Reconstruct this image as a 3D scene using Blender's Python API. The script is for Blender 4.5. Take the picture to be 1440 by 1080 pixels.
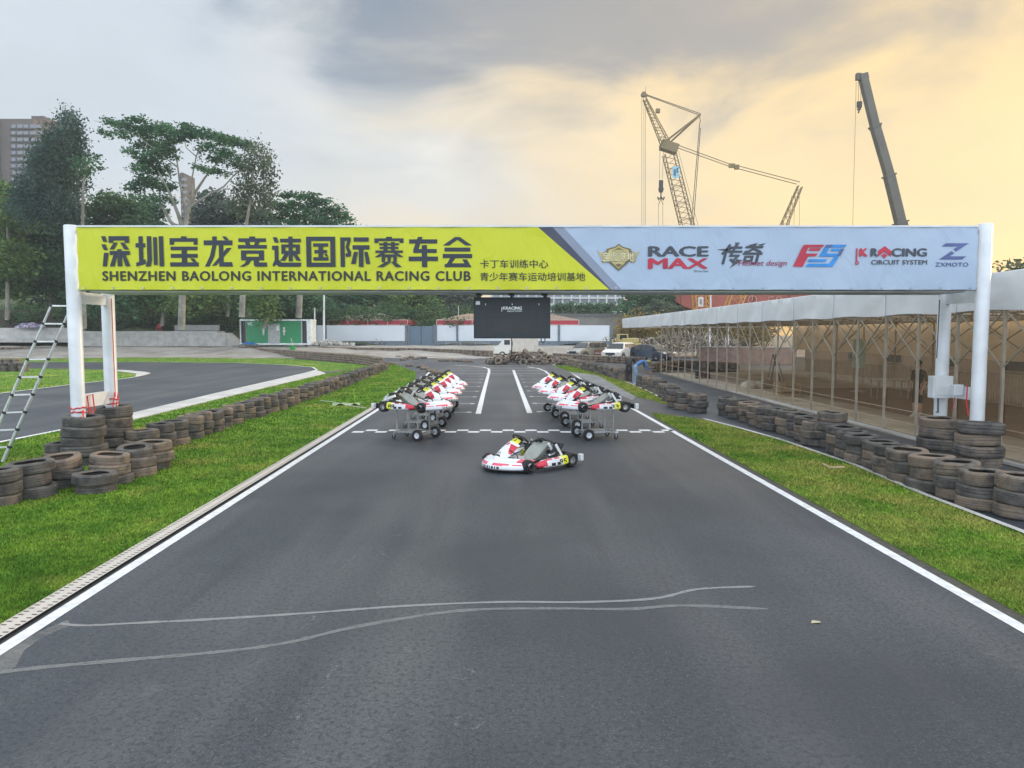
import bpy, bmesh, math, random
import numpy as np
from mathutils import Vector, Matrix, Euler
R = math.radians
random.seed(7); RNG = np.random.default_rng(11)
for o in list(bpy.data.objects): bpy.data.objects.remove(o)
SC = bpy.context.scene
COL = SC.collection

# ------------------------------------------------------------------ camera
H, F = 2.5, 1040.0
PITCH = math.atan(71 / F)
cam = bpy.data.cameras.new('Camera'); camo = bpy.data.objects.new('Camera', cam); COL.objects.link(camo)
cam.sensor_width = 36; cam.lens = 36 * F / 1440; cam.clip_end = 3000; cam.clip_start = .05
camo.location = (0, 0, H); camo.rotation_euler = (R(90) - PITCH, 0, 0)
SC.camera = camo

# ------------------------------------------------------------------ light
SUN_AZ, SUN_EL = 58, 13            # azimuth to the right of +Y
w = bpy.data.worlds.new('World'); SC.world = w; w.use_nodes = True
def nodes_of(t):
    n, l = t.nodes, t.links
    return n, l
n, l = nodes_of(w.node_tree); n.clear()
wo = n.new('ShaderNodeOutputWorld'); bg = n.new('ShaderNodeBackground')
l.new(bg.outputs[0], wo.inputs[0])
def mth(n, l, op, a, b=None, c=None, clamp=False):
    m = n.new('ShaderNodeMath'); m.operation = op; m.use_clamp = clamp
    for i, x in enumerate((a, b, c)):
        if x is None: continue
        if isinstance(x, (int, float)): m.inputs[i].default_value = x
        else: l.new(x, m.inputs[i])
    return m.outputs[0]
def mixc(n, l, fac, a, b, mode='MIX'):
    m = n.new('ShaderNodeMix'); m.data_type = 'RGBA'; m.blend_type = mode
    for s, x in ((m.inputs[0], fac), (m.inputs[6], a), (m.inputs[7], b)):
        if isinstance(x, (int, float)): s.default_value = x
        elif isinstance(x, tuple): s.default_value = (*x, 1) if len(x) == 3 else x
        else: l.new(x, s)
    return m.outputs[2]
def sstep(n, l, x, a, b):
    m = n.new('ShaderNodeMapRange'); m.interpolation_type = 'SMOOTHSTEP'
    l.new(x, m.inputs[0]); m.inputs[1].default_value = a; m.inputs[2].default_value = b
    return m.outputs[0]
sky = n.new('ShaderNodeTexSky'); sky.sky_type = 'NISHITA'; sky.sun_disc = False
sky.sun_elevation = R(SUN_EL); sky.sun_rotation = R(SUN_AZ)
skys = mixc(n, l, 1.0, sky.outputs[0], (.10, .10, .10), 'MULTIPLY')
tc = n.new('ShaderNodeTexCoord'); sep = n.new('ShaderNodeSeparateXYZ'); l.new(tc.outputs['Generated'], sep.inputs[0])
dx, dy, dz = sep.outputs
hz = mth(n, l, 'SQRT', mth(n, l, 'ADD', mth(n, l, 'MULTIPLY', dx, dx), mth(n, l, 'MULTIPLY', dy, dy)))
hz = mth(n, l, 'MAXIMUM', hz, .001)
dot = mth(n, l, 'DIVIDE', mth(n, l, 'ADD', mth(n, l, 'MULTIPLY', dx, math.sin(R(SUN_AZ))), mth(n, l, 'MULTIPLY', dy, math.cos(R(SUN_AZ)))), hz)
mp = n.new('ShaderNodeMapping'); mp.inputs['Scale'].default_value = (1, 1, 2.2); l.new(tc.outputs['Generated'], mp.inputs[0])
nz = n.new('ShaderNodeTexNoise'); nz.inputs['Scale'].default_value = 2.6; nz.inputs['Detail'].default_value = 8; nz.inputs['Roughness'].default_value = .52
nz.inputs['Distortion'].default_value = .5
l.new(mp.outputs[0], nz.inputs['Vector']); N1 = nz.outputs[0]
nw = mth(n, l, 'MULTIPLY', mth(n, l, 'SUBTRACT', N1, .5), .5)
warm = sstep(n, l, mth(n, l, 'ADD', dot, nw), .12, .93)
low = sstep(n, l, dz, .22, 0.0)
base = mixc(n, l, warm, (.53, .58, .635), (.86, .61, .26))
lowc = mixc(n, l, warm, (.70, .62, .52), (.93, .55, .165))
base = mixc(n, l, mth(n, l, 'MULTIPLY', low, .8), base, lowc)
# large grey cloud bank high ahead, broken edge
def cloud(az, el, sx, sz, n0, amp, lo=1.0, hi=.35):
    # distance in the (azimuth, elevation) of the direction, plus noise
    cx, cy = math.sin(R(az)), math.cos(R(az))
    ax = mth(n, l, 'DIVIDE', mth(n, l, 'SUBTRACT', mth(n, l, 'MULTIPLY', dx, cy), mth(n, l, 'MULTIPLY', dy, cx)), sx)
    az_ = mth(n, l, 'DIVIDE', mth(n, l, 'SUBTRACT', dz, math.sin(R(el))), sz)
    d = mth(n, l, 'SQRT', mth(n, l, 'ADD', mth(n, l, 'MULTIPLY', ax, ax), mth(n, l, 'MULTIPLY', az_, az_)))
    d = mth(n, l, 'ADD', d, mth(n, l, 'MULTIPLY', mth(n, l, 'SUBTRACT', N1, .5), amp))
    fr = mth(n, l, 'GREATER_THAN', dy, 0.0)
    return mth(n, l, 'MULTIPLY', sstep(n, l, d, lo, hi), fr)
c1 = cloud(6, 23.5, .46, .155, 0, 2.1, 1.05, .5)
c2 = cloud(-10, 17.5, .10, .07, 0, 2.2)
c3 = cloud(-6, 12, .16, .07, 0, 1.8)
c3b = cloud(-5, 15, .30, .13, 0, 1.2, 1.1, .2)
greyc = mixc(n, l, warm, (.17, .225, .305), (.34, .30, .26))
base = mixc(n, l, mth(n, l, 'MULTIPLY', c1, .92), base, greyc)
base = mixc(n, l, mth(n, l, 'MULTIPLY', c2, .35), base, greyc)
base = mixc(n, l, mth(n, l, 'MULTIPLY', c3, .35), base, (.58, .62, .66))
nz2 = n.new('ShaderNodeTexNoise'); nz2.inputs['Scale'].default_value = 5.5; nz2.inputs['Detail'].default_value = 7; nz2.inputs['Roughness'].default_value = .5; nz2.inputs['Distortion'].default_value = .8; l.new(mp.outputs[0], nz2.inputs['Vector'])
mot = mth(n, l, 'ADD', mth(n, l, 'ADD', mth(n, l, 'MULTIPLY', mth(n, l, 'SUBTRACT', N1, .5), .35), mth(n, l, 'MULTIPLY', mth(n, l, 'SUBTRACT', nz2.outputs[0], .5), mth(n, l, 'ADD', .10, mth(n, l, 'MULTIPLY', c3b, .5)))), 1.0)
base = mixc(n, l, 1.0, base, mth(n, l, 'MULTIPLY', mot, 1.0), 'MULTIPLY')
# behind the viewer and overhead: unseen sky, brightened and blued to lift the shading
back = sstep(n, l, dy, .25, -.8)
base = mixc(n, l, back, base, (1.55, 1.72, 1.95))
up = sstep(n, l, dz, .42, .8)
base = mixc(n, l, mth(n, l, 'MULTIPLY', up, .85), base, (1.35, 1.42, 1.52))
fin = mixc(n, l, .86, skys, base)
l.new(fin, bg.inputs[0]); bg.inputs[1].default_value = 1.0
sun = bpy.data.lights.new('Sun', 'SUN'); sun.energy = 1.8; sun.angle = R(14); sun.color = (1, .80, .56)
suno = bpy.data.objects.new('Sun', sun); COL.objects.link(suno)
sd = Vector((math.sin(R(SUN_AZ)) * math.cos(R(SUN_EL)), math.cos(R(SUN_AZ)) * math.cos(R(SUN_EL)), math.sin(R(SUN_EL))))
suno.rotation_euler = sd.to_track_quat('Z', 'Y').to_euler()
SC.view_settings.view_transform = 'Standard'; SC.view_settings.look = 'None'
SC.view_settings.exposure = 0.49; SC.view_settings.gamma = 1.0; SC.view_settings.use_curve_mapping = False

# ------------------------------------------------------------------ pixel of the photo (1440x1080) -> world
def ray(px, py):
    u, v = (px - 720) / F, (540 - py) / F
    cp, sp = math.cos(PITCH), math.sin(PITCH)
    return Vector((u, cp + v * sp, -sp + v * cp))
def P(px, py, Y):
    d = ray(px, py); return Vector((0, 0, H)) + d * (Y / d.y)
def G(px, py, z=0.0):
    d = ray(px, py); return Vector((0, 0, H)) + d * ((z - H) / d.z)

# ------------------------------------------------------------------ materials
MATS = {}
def mat(name, col, rough=.6, metal=0.0, var=.18, scale=3.0, bump=0.0, bscale=40.0, col2=None, rnd=0.0, spec=.5, detail=5, coord='Object', trans=0.0):
    if name in MATS: return MATS[name]
    m = bpy.data.materials.new(name); m.use_nodes = True
    n, l = nodes_of(m.node_tree); b = n['Principled BSDF']
    b.inputs['Roughness'].default_value = rough; b.inputs['Metallic'].default_value = metal
    b.inputs['Specular IOR Level'].default_value = spec
    tc = n.new('ShaderNodeTexCoord')
    nz = n.new('ShaderNodeTexNoise'); nz.inputs['Scale'].default_value = scale; nz.inputs['Detail'].default_value = detail
    nz.inputs['Roughness'].default_value = .6
    l.new(tc.outputs[coord], nz.inputs['Vector'])
    a = col; c = col2 if col2 else tuple(min(1, x * (1 + var)) for x in col)
    if not col2: a = tuple(x * (1 - var) for x in col)
    f = sstep(n, l, nz.outputs[0], .32, .68)
    out = mixc(n, l, f, a, c)
    if rnd:
        oi = n.new('ShaderNodeObjectInfo'); hv = n.new('ShaderNodeHueSaturation')
        l.new(mth(n, l, 'ADD', mth(n, l, 'MULTIPLY', oi.outputs['Random'], 2 * rnd), 1 - rnd), hv.inputs['Value']); l.new(out, hv.inputs['Color']); out = hv.outputs[0]
    l.new(out, b.inputs['Base Color'])
    if bump:
        nb = n.new('ShaderNodeTexNoise'); nb.inputs['Scale'].default_value = bscale; nb.inputs['Detail'].default_value = 4
        l.new(tc.outputs[coord], nb.inputs['Vector'])
        bp = n.new('ShaderNodeBump'); bp.inputs['Strength'].default_value = bump; bp.inputs['Distance'].default_value = .02
        l.new(nb.outputs[0], bp.inputs['Height']); l.new(bp.outputs[0], b.inputs['Normal'])
    if trans:
        b.inputs['Alpha'].default_value = 1 - trans
    MATS[name] = m
    return m

# ------------------------------------------------------------------ mesh helpers
class MB:
    def __init__(s): s.v, s.f, s.m = [], [], []
    def add(s, vs, fs, mi=0):
        b = len(s.v); s.v += [Vector(x) for x in vs]
        for i, f in enumerate(fs):
            s.f.append([b + k for k in f]); s.m.append(mi[i] if isinstance(mi, list) else mi)
        return s
    def box(s, c, d, M=None, mi=0, taper=1.0):
        x, y, z = d[0] / 2, d[1] / 2, d[2] / 2
        vs = []
        for k, sz in ((1, -z), (taper, z)):
            vs += [Vector((-x * k, -y * k, sz)), Vector((x * k, -y * k, sz)), Vector((x * k, y * k, sz)), Vector((-x * k, y * k, sz))]
        if M is not None: vs = [M @ v for v in vs]
        vs = [v + Vector(c) for v in vs]
        return s.add(vs, [(3, 2, 1, 0), (4, 5, 6, 7), (0, 1, 5, 4), (1, 2, 6, 5), (2, 3, 7, 6), (3, 0, 4, 7)], mi)
    def rbox(s, c, d, r=.02, M=None, mi=0):   # box with chamfered edges
        bm = bmesh.new(); bmesh.ops.create_cube(bm, size=1)
        for v in bm.verts: v.co = Vector((v.co.x * d[0], v.co.y * d[1], v.co.z * d[2]))
        bmesh.ops.bevel(bm, geom=bm.edges[:], offset=min(r, min(d) * .45), segments=2, profile=.6, affect='EDGES')
        vs = [(M @ v.co if M is not None else v.co.copy()) + Vector(c) for v in bm.verts]
        bm.verts.index_update()
        s.add(vs, [[v.index for v in f.verts] for f in bm.faces], mi); bm.free(); return s
    def bar(s, a, b, w, h=None, mi=0):
        a, b = Vector(a), Vector(b); h = h or w
        q = (b - a).to_track_quat('Z', 'Y').to_matrix()
        return s.box((a + b) / 2, (w, h, (b - a).length), q, mi)
    def tube(s, pts, r, nseg=8, mi=0, closed=False, cap=True):
        pts = [Vector(p) for p in pts]; k = len(pts)
        rs = r if isinstance(r, (list, tuple)) else [r] * k
        vs, fs = [], []
        up = None
        for i, p in enumerate(pts):
            if closed: t = (pts[(i + 1) % k] - pts[i - 1])
            else: t = pts[min(i + 1, k - 1)] - pts[max(i - 1, 0)]
            if t.length < 1e-9: t = Vector((0, 0, 1))
            t.normalize()
            if up is None:
                up = Vector((0, 0, 1)) if abs(t.z) < .9 else Vector((1, 0, 0))
            sx = t.cross(up)
            if sx.length < 1e-6: sx = t.orthogonal()
            sx.normalize(); up = sx.cross(t).normalized()
            for j in range(nseg):
                a = 2 * math.pi * j / nseg
                vs.append(p + (sx * math.cos(a) + up * math.sin(a)) * rs[i])
        for i in range(k if closed else k - 1):
            for j in range(nseg):
                a, b = i * nseg, ((i + 1) % k) * nseg
                fs.append((a + j, a + (j + 1) % nseg, b + (j + 1) % nseg, b + j))
        if cap and not closed:
            fs.append(tuple(range(nseg))[::-1]); fs.append(tuple((k - 1) * nseg + j for j in range(nseg)))
        return s.add(vs, fs, mi)
    def lathe(s, prof, nseg=24, M=None, mi=0, closed=False):
        vs, fs = [], []; k = len(prof)
        for j in range(nseg):
            a = 2 * math.pi * j / nseg
            for (r, z) in prof:
                v = Vector((r * math.cos(a), r * math.sin(a), z)); vs.append(M @ v if M is not None else v)
        mm = []
        for j in range(nseg):
            j2 = (j + 1) % nseg
            for i in range(k if closed else k - 1):
                i2 = (i + 1) % k
                fs.append((j * k + i, j2 * k + i, j2 * k + i2, j * k + i2))
        return s.add(vs, fs, mi)
    def grid(s, rows, mi=0, close=False):     # rows: list of lists of points; mi may be per-row list
        k = len(rows[0]); vs = [p for r in rows for p in r]; fs, ms = [], []
        for i in range(len(rows) - 1):
            for j in range(k - (0 if close else 1)):
                j2 = (j + 1) % k
                fs.append((i * k + j, i * k + j2, (i + 1) * k + j2, (i + 1) * k + j))
                ms.append(mi(i, j) if callable(mi) else (mi[i] if isinstance(mi, list) else mi))
        return s.add(vs, fs, ms)
    def poly(s, pts, mi=0): return s.add(pts, [tuple(range(len(pts)))], mi)
    def prism(s, pts, ext, mi=0):
        k = len(pts); e = Vector(ext); a = [Vector(p) for p in pts]
        return s.add(a + [p + e for p in a], [tuple(range(k))[::-1], tuple(range(k, 2 * k))] + [(i, (i + 1) % k, k + (i + 1) % k, k + i) for i in range(k)], mi)
    def build(s, name, mats, parent=None, smooth=False, world=False, loc=None):
        off = Vector((0, 0, 0))
        if world and parent is not None: off = Vector(parent.location)
        if loc is not None: off = Vector(loc)
        me = bpy.data.meshes.new(name)
        me.from_pydata([tuple(v - off) for v in s.v], [], s.f)
        mats = mats if isinstance(mats, (list, tuple)) else [mats]
        for m in mats: me.materials.append(m)
        if len(mats) > 1: me.polygons.foreach_set('material_index', s.m)
        bm = bmesh.new(); bm.from_mesh(me); bmesh.ops.recalc_face_normals(bm, faces=bm.faces[:]); bm.to_mesh(me); bm.free()
        if smooth:
            me.polygons.foreach_set('use_smooth', [True] * len(me.polygons))
            try: me.set_sharp_from_angle(angle=R(42))
            except Exception: pass
        me.update()
        o = bpy.data.objects.new(name, me); COL.objects.link(o)
        if loc is not None: o.location = loc
        if parent is not None: o.parent = parent
        return o
def tag(o, label=None, cat=None, group=None, kind=None):
    if label: o['label'] = label
    if cat: o['category'] = cat
    if group: o['group'] = group
    if kind: o['kind'] = kind
    return o
def thing(name, label, cat, loc=(0, 0, 0), rz=0.0, group=None):
    o = bpy.data.objects.new(name, None); COL.objects.link(o); o.empty_display_size = .2
    o.location = loc; o.rotation_euler = (0, 0, rz)
    return tag(o, label, cat, group)
KIDS = {}
def copy_tree(o, parent=None):
    c = o.copy(); COL.objects.link(c)
    if parent is not None: c.parent = parent
    for ch in list(o.children): copy_tree(ch, c)
    return c
def struct(o): o['kind'] = 'structure'; return o
def mesh_np(name, V, Fc, m, parent=None):
    V = np.asarray(V, dtype=np.float32); Fc = np.asarray(Fc, dtype=np.int32)
    me = bpy.data.meshes.new(name); k = Fc.shape[1]
    me.vertices.add(len(V)); me.vertices.foreach_set('co', V.ravel())
    me.loops.add(Fc.size); me.loops.foreach_set('vertex_index', Fc.ravel())
    me.polygons.add(len(Fc)); me.polygons.foreach_set('loop_start', np.arange(0, Fc.size, k, dtype=np.int32))
    me.polygons.foreach_set('loop_total', np.full(len(Fc), k, dtype=np.int32))
    me.update(calc_edges=True); me.validate()
    me.materials.append(m)
    o = bpy.data.objects.new(name, me); COL.objects.link(o)
    if parent is not None: o.parent = parent
    return o
ONES = 'zeroth first second third fourth fifth sixth seventh eighth ninth tenth eleventh twelfth thirteenth fourteenth fifteenth sixteenth seventeenth eighteenth nineteenth'.split()
TENS = {2: 'twent', 3: 'thirt', 4: 'fort', 5: 'fift', 6: 'sixt'}
def ordn(i):
    if i < 20: return ONES[i]
    t, u = divmod(i, 10)
    return TENS[t] + 'ieth' if u == 0 else TENS[t] + 'y-' + ONES[u]
# ------------------------------------------------------------------ common materials
M_white = mat('white_paint', (.56, .59, .61), .4, col2=(.68, .72, .76), scale=1.6, detail=8)
M_steel = mat('galvanised_steel', (.42, .44, .46), .38, .75, .15, 6)
M_dsteel = mat('dark_steel', (.06, .065, .07), .5, .4, .2, 6)
M_black = mat('black_plastic', (.02, .021, .023), .45, 0, .25, 8)
M_redrope = mat('red_rope', (.55, .03, .03), .7)
M_conc = mat('concrete', (.36, .35, .33), .9, col2=(.50, .49, .46), scale=1.4, bump=.25, bscale=25)
M_line = mat('line_paint', (.66, .67, .68), .7, var=.14, scale=9)

def asphalt_mat():
    m = bpy.data.materials.new('asphalt'); m.use_nodes = True
    n, l = nodes_of(m.node_tree); b = n['Principled BSDF']
    tc = n.new('ShaderNodeTexCoord'); ob = tc.outputs['Object']
    def noise(sc, de=4, ro=.6, vec=ob):
        z = n.new('ShaderNodeTexNoise'); z.inputs['Scale'].default_value = sc; z.inputs['Detail'].default_value = de
        z.inputs['Roughness'].default_value = ro; l.new(vec, z.inputs['Vector']); return z.outputs[0]
    mp = n.new('ShaderNodeMapping'); mp.inputs['Scale'].default_value = (1.0, .07, 1); mp.inputs['Rotation'].default_value = (0, 0, R(-1)); l.new(ob, mp.inputs[0])
    big = noise(.35, 4); lane = noise(.9, 3, .5, mp.outputs[0]); grain = noise(70, 3, .75); fine = noise(24, 2, .7)
    vo = n.new('ShaderNodeTexVoronoi'); vo.inputs['Scale'].default_value = 85; l.new(ob, vo.inputs['Vector'])
    c = mixc(n, l, sstep(n, l, big, .35, .68), (.023, .035, .048), (.050, .060, .072))
    c = mixc(n, l, mth(n, l, 'MULTIPLY', sstep(n, l, lane, .40, .70), .6), c, (.105, .108, .112))
    c = mixc(n, l, mth(n, l, 'MULTIPLY', sstep(n, l, grain, .48, .70), .65), c, (.125, .13, .14))
    c = mixc(n, l, mth(n, l, 'MULTIPLY', sstep(n, l, fine, .54, .34), .6), c, (.012, .015, .02))
    sp = n.new('ShaderNodeSeparateXYZ'); l.new(vo.outputs['Color'], sp.inputs[0])
    c = mixc(n, l, mth(n, l, 'MULTIPLY', mth(n, l, 'GREATER_THAN', sp.outputs[0], .95), .16), c, (.26, .27, .28))
    # pale dusty scuffs
    sc2 = noise(1.7, 6, .7); sc3 = noise(.5, 2)
    sf = mth(n, l, 'MULTIPLY', sstep(n, l, sc2, .6, .74), sstep(n, l, sc3, .48, .66))
    c = mixc(n, l, mth(n, l, 'MULTIPLY', sf, .34), c, (.2, .2, .2))
    lane2 = noise(2.3, 4, .6, mp.outputs[0]); c = mixc(n, l, mth(n, l, 'MULTIPLY', sstep(n, l, lane2, .52, .72), .35), c, (.022, .026, .033))
    pt = noise(.22, 3, .55); c = mixc(n, l, mth(n, l, 'MULTIPLY', sstep(n, l, pt, .46, .62), .6), c, (.024, .030, .042))
    l.new(c, b.inputs['Base Color']); b.inputs['Roughness'].default_value = .55; b.inputs['Specular IOR Level'].default_value = .5
    bp = n.new('ShaderNodeBump'); bp.inputs['Strength'].default_value = .55; bp.inputs['Distance'].default_value = .006
    l.new(grain, bp.inputs['Height']); l.new(bp.outputs[0], b.inputs['Normal'])
    return m
M_asph = asphalt_mat()

def grass_mat(name, dark, light, dry, blade):
    m = bpy.data.materials.new(name); m.use_nodes = True
    n, l = nodes_of(m.node_tree); b = n['Principled BSDF']
    tc = n.new('ShaderNodeTexCoord'); ob = tc.outputs['Object']
    def noise(sc, de=4):
        z = n.new('ShaderNodeTexNoise'); z.inputs['Scale'].default_value = sc; z.inputs['Detail'].default_value = de; z.inputs['Roughness'].default_value = .65
        l.new(ob, z.inputs['Vector']); return z.outputs[0]
    a = noise(1.1, 6); d = noise(.45, 3); g = noise(9, 3); 
    c = mixc(n, l, sstep(n, l, a, .35, .66), dark, light)
    c = mixc(n, l, mth(n, l, 'MULTIPLY', sstep(n, l, d, .5, .72), .7), c, dry)
    c = mixc(n, l, mth(n, l, 'MULTIPLY', sstep(n, l, g, .52, .35), .5), c, tuple(x * .45 for x in dark))
    # the verge on the right is drier
    sx = n.new('ShaderNodeSeparateXYZ'); l.new(ob, sx.inputs[0])
    c = mixc(n, l, mth(n, l, 'MULTIPLY', sstep(n, l, sx.outputs[0], 3.0, 6.0), mth(n, l, 'MULTIPLY', sstep(n, l, noise(.8, 5), .36, .62), .62)), c, dry)
    if blade:
        ge = n.new('ShaderNodeNewGeometry'); hv = n.new('ShaderNodeHueSaturation'); l.new(c, hv.inputs['Color'])
        l.new(mth(n, l, 'ADD', mth(n, l, 'MULTIPLY', ge.outputs['Random Per Island'], 1.0), .55), hv.inputs['Value'])
        c = hv.outputs[0]
        b.inputs['Subsurface Weight'].default_value = 0
    l.new(c, b.inputs['Base Color']); b.inputs['Roughness'].default_value = .75; b.inputs['Specular IOR Level'].default_value = .2
    if not blade:
        bp = n.new('ShaderNodeBump'); bp.inputs['Strength'].default_value = .8; bp.inputs['Distance'].default_value = .04
        l.new(noise(30, 4), bp.inputs['Height']); l.new(bp.outputs[0], b.inputs['Normal'])
    return m
GD, GL, GY = (.085, .195, .020), (.18, .305, .034), (.38, .34, .09)
M_lawn = grass_mat('lawn', GD, GL, GY, False); M_blade = grass_mat('grass_blade', GD, GL, GY, True)

# ------------------------------------------------------------------ ground, track, lawns
M_dirt = mat('bare_earth', (.17, .13, .095), .95, col2=(.27, .22, .17), scale=.6, bump=.4, bscale=8)
g = MB(); g.box((0, 400, -.14), (1600, 1000, .2)); struct(g.build('ground', M_dirt))
A = MB(); A.poly([(-75, -12, 0), (9.45, -12, 0), (9.3, 47, 0), (34, 50, 0), (34, 80, 0), (-75, 80, 0)]); struct(A.build('race_track', M_asph))
def pxs(lst, z=0.0): return [G(x, y, z) for x, y in lst]
def sheet(name, pts, m, z, th=.02):
    b = MB(); b.prism([Vector((p[0], p[1], z - th)) for p in pts], (0, 0, th)); return struct(b.build(name, m))
pa, pb = G(0, 915), G(525, 580); qa, qb = G(1440, 885), G(887, 573)
def xl(Y): return pa.x + (pb.x - pa.x) * (Y - pa.y) / (pb.y - pa.y)
def xr(Y): return qa.x + (qb.x - qa.x) * (Y - qa.y) / (qb.y - qa.y)
YN = 2.0
LAWNS = []
def lawn(pts, name='lawn'):
    LAWNS.append([(p[0], p[1]) for p in pts]); sheet(name, pts, M_lawn, .02, .03)
left_edge = [(xl(Y) - .32, Y) for Y in (YN, 6, 10, 16, 24, 32, 38)]
lawn([Vector((x, y, 0)) for x, y in left_edge] + pxs([(585, 524), (560, 514), (546, 511), (530, 514), (495, 520), (458, 526.5), (330, 557), (186, 592.5), (85, 607), (0, 625), (-200, 660)]) + [Vector((-17, YN, 0))])
lawn(pxs([(-500, 509), (-500, 501), (0, 500), (250, 500), (400, 504), (500, 512), (524, 514.5), (495, 519), (458, 522.5), (449, 522), (440, 517), (400, 513.5), (330, 510.5), (200, 509.5)]))
lawn(pxs([(-300, 606), (0, 553.5), (100, 541), (180, 532), (197, 528), (190, 524), (160, 521), (120, 519.5), (0, 518), (-300, 518)]))
right_edge = [(xr(Y) + .2, Y) for Y in (YN, 6, 10, 14, 18, 21.6)]
lawn([Vector((x, y, 0)) for x, y in right_edge] + pxs([(917, 582), (990, 592), (1100, 621), (1200, 655), (1300, 698), (1440, 752), (1600, 826), (1900, 960)]) + [Vector((7.3, YN, 0))])
lawn(pxs([(779, 514), (800, 515), (833, 522.5), (879, 537.5), (908, 549.5), (941, 567), (937, 568.5), (896, 558), (867, 543), (840, 528), (802, 523)]))
M_conc_l = mat('pale_concrete', (.40, .40, .39), .9, col2=(.52, .52, .50), scale=.8, bump=.2, bscale=20)
sheet('concrete_apron', pxs([(801, 522.5), (839, 527.5), (866, 542.5), (895, 558.5), (889, 563), (850, 547), (808, 527)]), mat('grey_apron', (.15, .155, .16), .9, col2=(.24, .24, .235), scale=.8, bump=.2, bscale=20), .012, .01)
def ribbon(name, pts, wid, m, z):
    pts = [Vector((p[0], p[1], 0)) for p in pts]; b = MB(); rows = []
    for i, p in enumerate(pts):
        t = (pts[min(i + 1, len(pts) - 1)] - pts[max(i - 1, 0)]).normalized(); s_ = Vector((-t.y, t.x, 0))
        wd = wid[i] if isinstance(wid, list) else wid
        rows.append([Vector((p.x, p.y, z)) + s_ * wd / 2, Vector((p.x, p.y, z)) - s_ * wd / 2])
    b.grid(rows); return struct(b.build(name, m))
ribbon('edge_line', [(xl(Y), Y) for Y in (YN, 10, 20, 30, 38)] + [tuple(G(604, 523).xy)], .13, M_line, .004)
ribbon('edge_line', [(xr(Y), Y) for Y in (YN, 10, 20, 30, 40)] + [tuple(G(x, y).xy) for x, y in ((800, 521), (786, 515), (776, 512))], .13, M_line, .004)
# slotted drain along the left line
def slot_mat():
    m = bpy.data.materials.new('slotted_drain'); m.use_nodes = True
    n, l = nodes_of(m.node_tree); b = n['Principled BSDF']; tc = n.new('ShaderNodeTexCoord'); sp = n.new('ShaderNodeSeparateXYZ')
    l.new(tc.outputs['Object'], sp.inputs[0])
    yy = mth(n, l, 'FRACT', mth(n, l, 'MULTIPLY', sp.outputs[1], 13))
    xx = mth(n, l, 'SUBTRACT', sp.outputs[0], mth(n, l, 'ADD', mth(n, l, 'MULTIPLY', sp.outputs[1], (pb.x - pa.x) / (pb.y - pa.y)), pa.x - pa.y * (pb.x - pa.x) / (pb.y - pa.y)))
    a = mth(n, l, 'GREATER_THAN', yy, .70)
    k = mth(n, l, 'LESS_THAN', mth(n, l, 'ABSOLUTE', mth(n, l, 'SUBTRACT', mth(n, l, 'ABSOLUTE', mth(n, l, 'ADD', xx, .215)), .06)), .024)
    nz = n.new('ShaderNodeTexNoise'); nz.inputs['Scale'].default_value = 5; l.new(tc.outputs['Object'], nz.inputs['Vector'])
    c = mixc(n, l, nz.outputs[0], (.44, .40, .36), (.58, .54, .48))
    l.new(mixc(n, l, mth(n, l, 'MULTIPLY', a, k), c, (.02, .02, .02)), b.inputs['Base Color']); b.inputs['Roughness'].default_value = .85
    return m
ribbon('drain_channel', [(xl(Y) - .215, Y) for Y in (YN, 8, 16, 24, 32)], .20, slot_mat(), .026)
ribbon('drain_gap', [(xl(Y) - .09, Y) for Y in (YN, 8, 16, 24, 32)], .055, M_black, .0035)
ribbon('track_edge', [(xr(Y) + .14, Y) for Y in (YN, 8, 16, 22)], .16, mat('edge_soil', (.05, .05, .045), .95, col2=(.09, .085, .07), scale=14), .003)
# pale kerb and lines round the left loop
sheet('kerb', pxs([(184, 583.5), (300, 555.5), (380, 537), (430, 525.5), (445, 521.5), (452, 523.5), (458, 526), (330, 556.5), (186, 592)]), M_conc_l, .05, .05)
ribbon('edge_line', pxs([(-250, 676), (0, 623), (85, 606), (184, 583), (300, 555), (380, 536.5), (432, 524.5), (446, 520.5), (440, 517), (400, 513.5), (330, 510.5), (200, 509.5), (0, 509), (-300, 509)]), .14, M_line, .0285)
ribbon('edge_line', pxs([(-250, 597), (0, 554), (100, 541.5), (180, 532.5), (203, 528)]), .12, M_line, .0285)
sheet('kerb', pxs([(150, 520.5), (178, 521.5), (205, 524), (212, 525.5), (205, 528), (190, 531), (192, 526)]), M_conc_l, .05, .03)
ribbon('kerb', pxs([(990, 591), (1040, 604), (1100, 621.5), (1200, 656), (1300, 699), (1440, 753), (1600, 828)]), .10, M_conc_l, .05)
ribbon('edge_line', pxs([(833, 522.5), (879, 537), (908, 549), (941, 566)]), .09, M_line, .03)
ribbon('edge_line', pxs([(940, 525), (985, 531), (1040, 544), (1090, 554)]), .5, M_conc_l, .012)
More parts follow.
